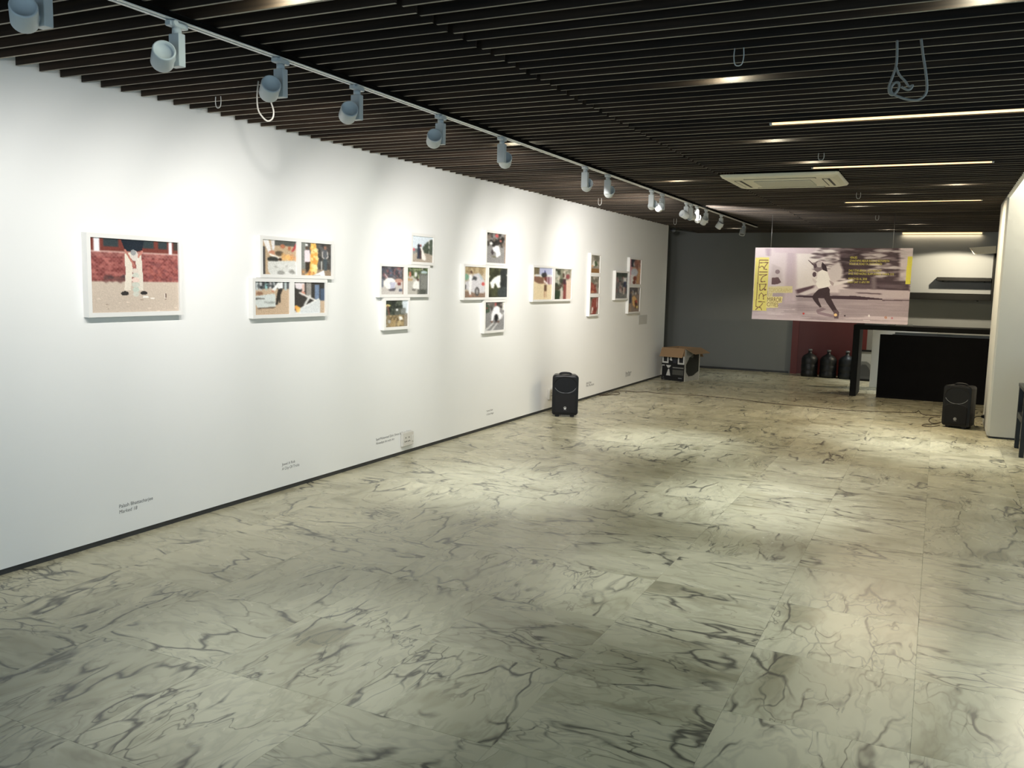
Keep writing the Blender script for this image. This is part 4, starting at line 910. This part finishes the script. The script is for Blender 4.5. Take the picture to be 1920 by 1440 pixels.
# ================================================================== CARTON
bx = thing('cardboard_carton', 'open cardboard carton printed black and white beside the end of the white wall', 'carton', (0.53, 13.60, 0), math.radians(-14))
bw, bd_, bh = 0.41, 0.50, 0.52     # local: front face y=0 from x=-bw..0, side x=0
MB().box(-bw, 0, 0, 0, 0.006, bh).box(-bw, bd_-0.006, 0, 0, bd_, bh).box(-bw, 0.006, 0, -bw+0.006, bd_-0.006, bh).box(-0.006, 0.006, 0, 0, bd_-0.006, bh).box(-bw+0.006, 0.006, 0, -0.006, bd_-0.006, 0.006).build('box_body', M_card, bx)
k = Ink(70, 66, (22, 23, 24)); WHT = (196, 196, 190)
for a, b, c, d in ((.03, .02, .3, .32), (.70, .02, .98, .34)): k.r(a, b, c, d, WHT); k.r(a+.06, b+.02, d*0+c-.05, d-.06, (34, 34, 36))
k.p([(.36, .02), (.48, .02), (.44, .1), (.46, .22), (.36, .2)], WHT); k.r(.5, .02, .66, .3, (44, 46, 52)); k.r(.02, .40, .14, .43, WHT); k.r(.02, .43, .035, .8, WHT); k.p([(.2, .40), (.42, .40), (.34, .5), (.28, .5)], WHT); k.p([(.3, .54), (.34, .54), (.4, .8), (.22, .8)], WHT); k.r(.48, .46, .96, .5, (120, 120, 112)); k.r(.48, .56, .96, .76, (74, 74, 68)); k.r(.74, .86, .9, .9, (120, 120, 124)); k.blot((.05, .88, .2, .96), 4, .03, [(80, 80, 80)], .8)
k.grain(.02).build('front_print', M_boxprint, bx, (-bw, -0.001, 0.40), (bw, 0, 0), (0, 0, -0.40))
k = Ink(60, 60, (150, 150, 142)); k.r(0, 0, .08, 1, (176, 176, 168)); k.r(.94, 0, 1, 1, (176, 176, 168)); k.p([(.1, .5), (.3, .28), (.6, .18), (.94, .02), (.94, .72), (.6, .84), (.3, .86), (.12, .72)], (34, 37, 33)); k.blot((.15, .05, .5, .25), 8, .05, [(120, 120, 112)], .6, 2)
k.grain(.02).build('side_print', M_boxprint, bx, (0.001, 0, bh), (0, bd_, 0), (0, 0, -bh))
def flap(name, x0, y0, x1, y1, n, L, tilt):
    a, b = Vector((x0, y0, bh)), Vector((x1, y1, bh)); d = Vector(n)*math.cos(tilt)*L + Vector((0, 0, math.sin(tilt)*L)); th = d.cross(b-a).normalized()*0.005
    MB().add([a, b, b+d, a+d, a+th, b+th, b+d+th, a+d+th], [(0, 1, 2, 3), (7, 6, 5, 4), (0, 4, 5, 1), (1, 5, 6, 2), (2, 6, 7, 3), (3, 7, 4, 0)]).build('flap', M_card, bx)
flap('flap', -bw, -0.003, 0, -0.003, (0, -1, 0), 0.16, math.radians(-62)); flap('flap', -bw, bd_-0.004, 0, bd_-0.004, (0, 1, 0), 0.2, math.radians(-50)); flap('flap', 0.003, 0, 0.003, bd_, (1, 0, 0), 0.19, math.radians(-24)); flap('flap', -bw+0.004, 0.01, -bw+0.004, bd_-0.01, (1, 0, 0), 0.10, math.radians(-70))

# ================================================================== FAR RIGHT: counter, boards, shelves
DY = 13.297
dk = thing('counter_table', 'tall black counter table with thick slab legs in front of the far wall', 'table', (3.014, DY, 0))
DL, DD = 2.05, 0.62
MB().bevbox(0, 0, 0.952, DL, DD, 1.016, 0.004).build('table_top', M_desk, dk)
for x in (0.0, DL-0.085): MB().bevbox(x, 0, 0, x+0.085, DD, 0.951, 0.003).build('leg', M_desk, dk)
pnl = thing('black_board', 'big black board standing upright under the counter table', 'board', (3.366, DY+0.03, 0))
MB().bevbox(0, 0, 0, 1.48, 0.03, 0.895, 0.003).build('board_face', M_blackcloth, pnl)
MB().box(0, 0.031, 0, 1.48, 0.05, 0.88).build('stretcher_frame', M_desk, pnl)
# pale boards stacked behind it
for i, (dz, dyy, m) in enumerate(((0.905, 0.12, M_paper), (0.925, 0.2, M_paper))):
    tag(MB().bevbox(0, 0, 0, 1.30, 0.022, dz, 0.002).build('pale_board', m, None, (3.52+0.03*i, DY+dyy, 0)), ['thin pale board standing right behind the black board', 'second thin pale board standing behind the black board, slightly taller'][i], 'board')
a, b = ony(1634, 622, 14.75), ony(1650, 622, 14.75)
tag(MB().bevbox(0, 0, 0, 0.9, 0.05, 0.93, 0.004).build('white_board', M_wall, None, (ony(1634, 660, 14.7).x, 14.7, 0)), 'thick white board standing on edge behind the counter table', 'board')
t = thing('leaning_picture', 'dark framed picture with pale paper leaning on the far wall behind the counter', 'picture', (2.86, 15.62, 0.004))
t.rotation_euler = (math.radians(-9), 0, 0)
MB().box(0, 0, 0, 0.40, 0.03, 0.03).box(0, 0, 0.49, 0.40, 0.03, 0.52).box(0, 0, 0.03, 0.03, 0.03, 0.49).box(0.37, 0, 0.03, 0.40, 0.03, 0.49).build('frame', M_desk, t)
k = Ink(30, 36, (150, 150, 142)); k.e(.4, .8, .4, .45, (96, 96, 90)); k.e(.4, .85, .3, .38, (60, 60, 56)); k.r(0, .9, 1, 1, (70, 70, 66))
k.build('print', M_print, t, (0.03, 0.012, 0.49), (0.34, 0, 0), (0, 0, -0.46))
MB().box(0.03, 0.014, 0.03, 0.37, 0.028, 0.49).build('backing_board', M_paper, t)
# papers on the counter
for i, (u, v, w_) in enumerate(((1622, 607.5, 0.30), (1680, 609.5, 0.22))):
    p = ony(u, v, DY+0.22+0.05*i)
    tag(MB().bevbox(0, 0, 0, w_, 0.2, 0.020, 0.001).build('paper_stack', M_paper, None, (p.x, DY+0.15, 1.017), (0, 0, 0.06)), ['low wide stack of pale papers on the counter under the banner', 'narrower stack of pale papers on the counter under the banner'][i], 'papers')
# dark jugs in front of the red door
for i, (u, v) in enumerate(((1516, 705.5), (1551, 708), (1586, 710.5))):
    p = fl(u, v); 
    t = thing('water_jug', ['dark round-shouldered water jug closest to the red door frame', 'dark round-shouldered water jug standing between two others', 'dark round-shouldered water jug beside the counter table leg'][i], 'jug', (p.x, p.y+0.03, 0), 0.3*i, 'dark water jugs before the red door')
    MB().lathe((0, 0, 0), (0, 0, 1), [(0, 0.0), (0, 0.125), (0.015, 0.138), (0.09, 0.138), (0.10, 0.130), (0.12, 0.138), (0.20, 0.138), (0.21, 0.130), (0.23, 0.138), (0.31, 0.136), (0.36, 0.105), (0.395, 0.045), (0.41, 0.03), (0.44, 0.03)], 24).build('jug_body', M_jug, t)
    MB().lathe((0, 0, 0.44), (0, 0, 1), [(0, 0.034), (0.03, 0.034), (0.034, 0.028), (0.034, 0)], 16).build('cap', M_off, t)
# shelves on the far wall
def shelf(x0, x1, z0, z1, dep, label):
    t = thing('wall_shelf', label, 'shelf', (x0, Y_FAR, z0))
    MB().bevbox(0, -dep, 0, x1-x0, -0.001, z1-z0, 0.003).build('shelf_board', M_desk, t)
    for s in (0.12, 0.88): MB().box((x1-x0)*s-0.012, -dep*0.8, -0.012, (x1-x0)*s+0.012, -0.001, -0.0005).build('bracket', M_desk, t)
def at_shelf(u, v, d): return ony(u, v, Y_FAR-d)
a, b, c = at_shelf(1700, 548, .25), at_shelf(1863, 551, .25), at_shelf(1706, 560.5, .25)
b = at_shelf(1858.5, 551, .25); shelf(a.x-0.25, b.x-0.005, c.z, a.z, 0.25, 'long thick black wall shelf on the far wall')
a2, b2, c2 = at_shelf(1756.5, 519.5, .2), at_shelf(1858, 520.5, .2), at_shelf(1757, 526, .2)
shelf(a2.x, b.x-0.01, c2.z, a2.z, 0.2, 'short black wall shelf above the long thick shelf')
u0, u1 = at_shelf(1859.5, 500, .25), at_shelf(1869, 500, .25); zt = at_shelf(1866, 475, .25).z
tag(MB().bevbox(0, -0.25, 0, max(u1.x-u0.x, 0.05), -0.001, zt-c.z, 0.003).build('shelf_upright', M_desk, None, (b.x-0.0, Y_FAR, c.z)), 'black upright board closing the wall shelves beside the column', 'shelf')
# cream wedge lamp fixed above the shelf upright
WY = 15.35
A, B, Cc, D_ = [ony(u, v, WY) for u, v in ((1818, 464.2), (1868, 461), (1867, 474.5), (1827, 476.3))]
o0 = Vector((Cc.x, WY, Cc.z))
t = thing('wedge_lamp', 'cream wedge-shaped wall lamp above the black shelf upright', 'lamp', tuple(o0))
front = [p-o0 for p in (A, B, Cc, D_)]; back = [p+Vector((0.0, 0.12, 0)) for p in front]
MB().loft([front, back]).build('lamp_housing', M_cream, t)
MB().tube([front[2]*0.5+front[1]*0.5+Vector((-0.003, 0.06, 0)), Vector((-0.08, 0.16, 0.03)), Vector((-0.08, Y_FAR-WY, 0.03))], 0.010, 8).build('arm', M_slot, t)
ld = bpy.data.lights.new('wedge_beam', 'SPOT'); ld.energy = 130; ld.color = (1, 0.86, 0.64); ld.spot_size = math.radians(146); ld.spot_blend = 0.12; ld.shadow_soft_size = 0.03
lo = bpy.data.objects.new('wedge_beam', ld); C.objects.link(lo); lo.parent = t
lo.location = (front[0]+front[3])/2 + Vector((-0.10, 0.0, 0.0))
lo.rotation_euler = Vector((-0.06, 0.34, -1)).to_track_quat('-Z', 'Y').to_euler()

# ================================================================== BLACK ARMCHAIR AT THE RIGHT
ch = thing('armchair', 'black lacquered armchair with square legs in front of the grey column', 'chair', (4.84, 9.22, 0))
cw, cd, ah = 0.58, 0.60, 0.64
for x in (0.0, cw-0.04):
    MB().bevbox(x, 0, 0, x+0.04, 0.05, ah-0.035, 0.003).build('leg', M_chair, ch); MB().bevbox(x, cd-0.045, 0, x+0.04, cd, ah-0.035 if True else 0.9, 0.003).build('leg', M_chair, ch)
    MB().bevbox(x-0.005, -0.01, ah-0.034, x+0.045, cd+0.005, ah, 0.003).build('armrest', M_chair, ch)
    MB().bevbox(x+0.005, 0.051, 0.30, x+0.035, cd-0.046, 0.36, 0.003).build('side_rail', M_chair, ch)
MB().bevbox(0.041, 0.0, 0.36, cw-0.041, cd, 0.41, 0.006).build('seat', M_chair, ch)
MB().bevbox(0.045, 0.01, 0.411, cw-0.045, cd-0.08, 0.47, 0.02).build('cushion', M_blackcloth, ch)
MB().bevbox(0.041, cd-0.05, 0.411, cw-0.041, cd-0.01, 0.84, 0.006).build('backrest', M_chair, ch)

# ================================================================== CABLES ON THE FLOOR
def floor_cable(pts, r, label, z=None):
    P = [fl(u, v) + Vector((0, 0, r)) for u, v in pts]; o0 = P[0].copy(); o0.z = 0
    return tag(MB().tube(spline([p-o0 for p in P], 6), r, 6).build('floor_cable', M_cable, None, o0), label, 'cable')
floor_cable([(1122, 741.5), (1135, 739), (1150, 734.5), (1172, 733.5), (1195, 735.5), (1212, 735), (1230, 737.5), (1260, 739.5), (1310, 742), (1360, 746.5), (1400, 751), (1440, 756), (1480, 760), (1520, 763), (1556, 767), (1590, 770), (1627, 771.4), (1670, 773.3), (1714, 774.2), (1722, 770.5), (1729, 777), (1745, 779.5), (1764, 780.5)], 0.004, 'long thin brown cable crossing the marble floor between the two loudspeakers')
floor_cable([(1124, 742.5), (1135, 742), (1148, 740), (1160, 739.5), (1162, 737.5), (1158, 735.8), (1150, 737), (1140, 739.5), (1130, 741), (1126, 743)], 0.004, 'small coil of brown cable at the foot of the white wall')
floor_cable([(1763, 783), (1750, 782.5), (1742, 787), (1744, 792), (1754, 794.5), (1764, 792), (1756, 795), (1738, 796), (1729, 797.5), (1733, 799.5), (1750, 800), (1762, 798)], 0.004, 'loops of brown cable beside the column-side loudspeaker')
pl = thing('power_plug', 'black power plug with a cable in the side of the grey column', 'plug', (4.625, 11.12, 0.12))
MB().cyl((-0.03, 0, 0), (-0.001, 0, 0), 0.014, 0.022, n=12).build('plug_body', M_black, pl)
MB().tube(spline([(-0.03, 0, 0), (-0.08, 0.01, -0.01), (-0.10, 0.02, -0.05), (-0.09, -0.03, -0.11), (-0.05, -0.04, -0.116), (-0.07, 0.0, -0.116)], 6), 0.004, 6).build('plug_cable', M_black, pl)
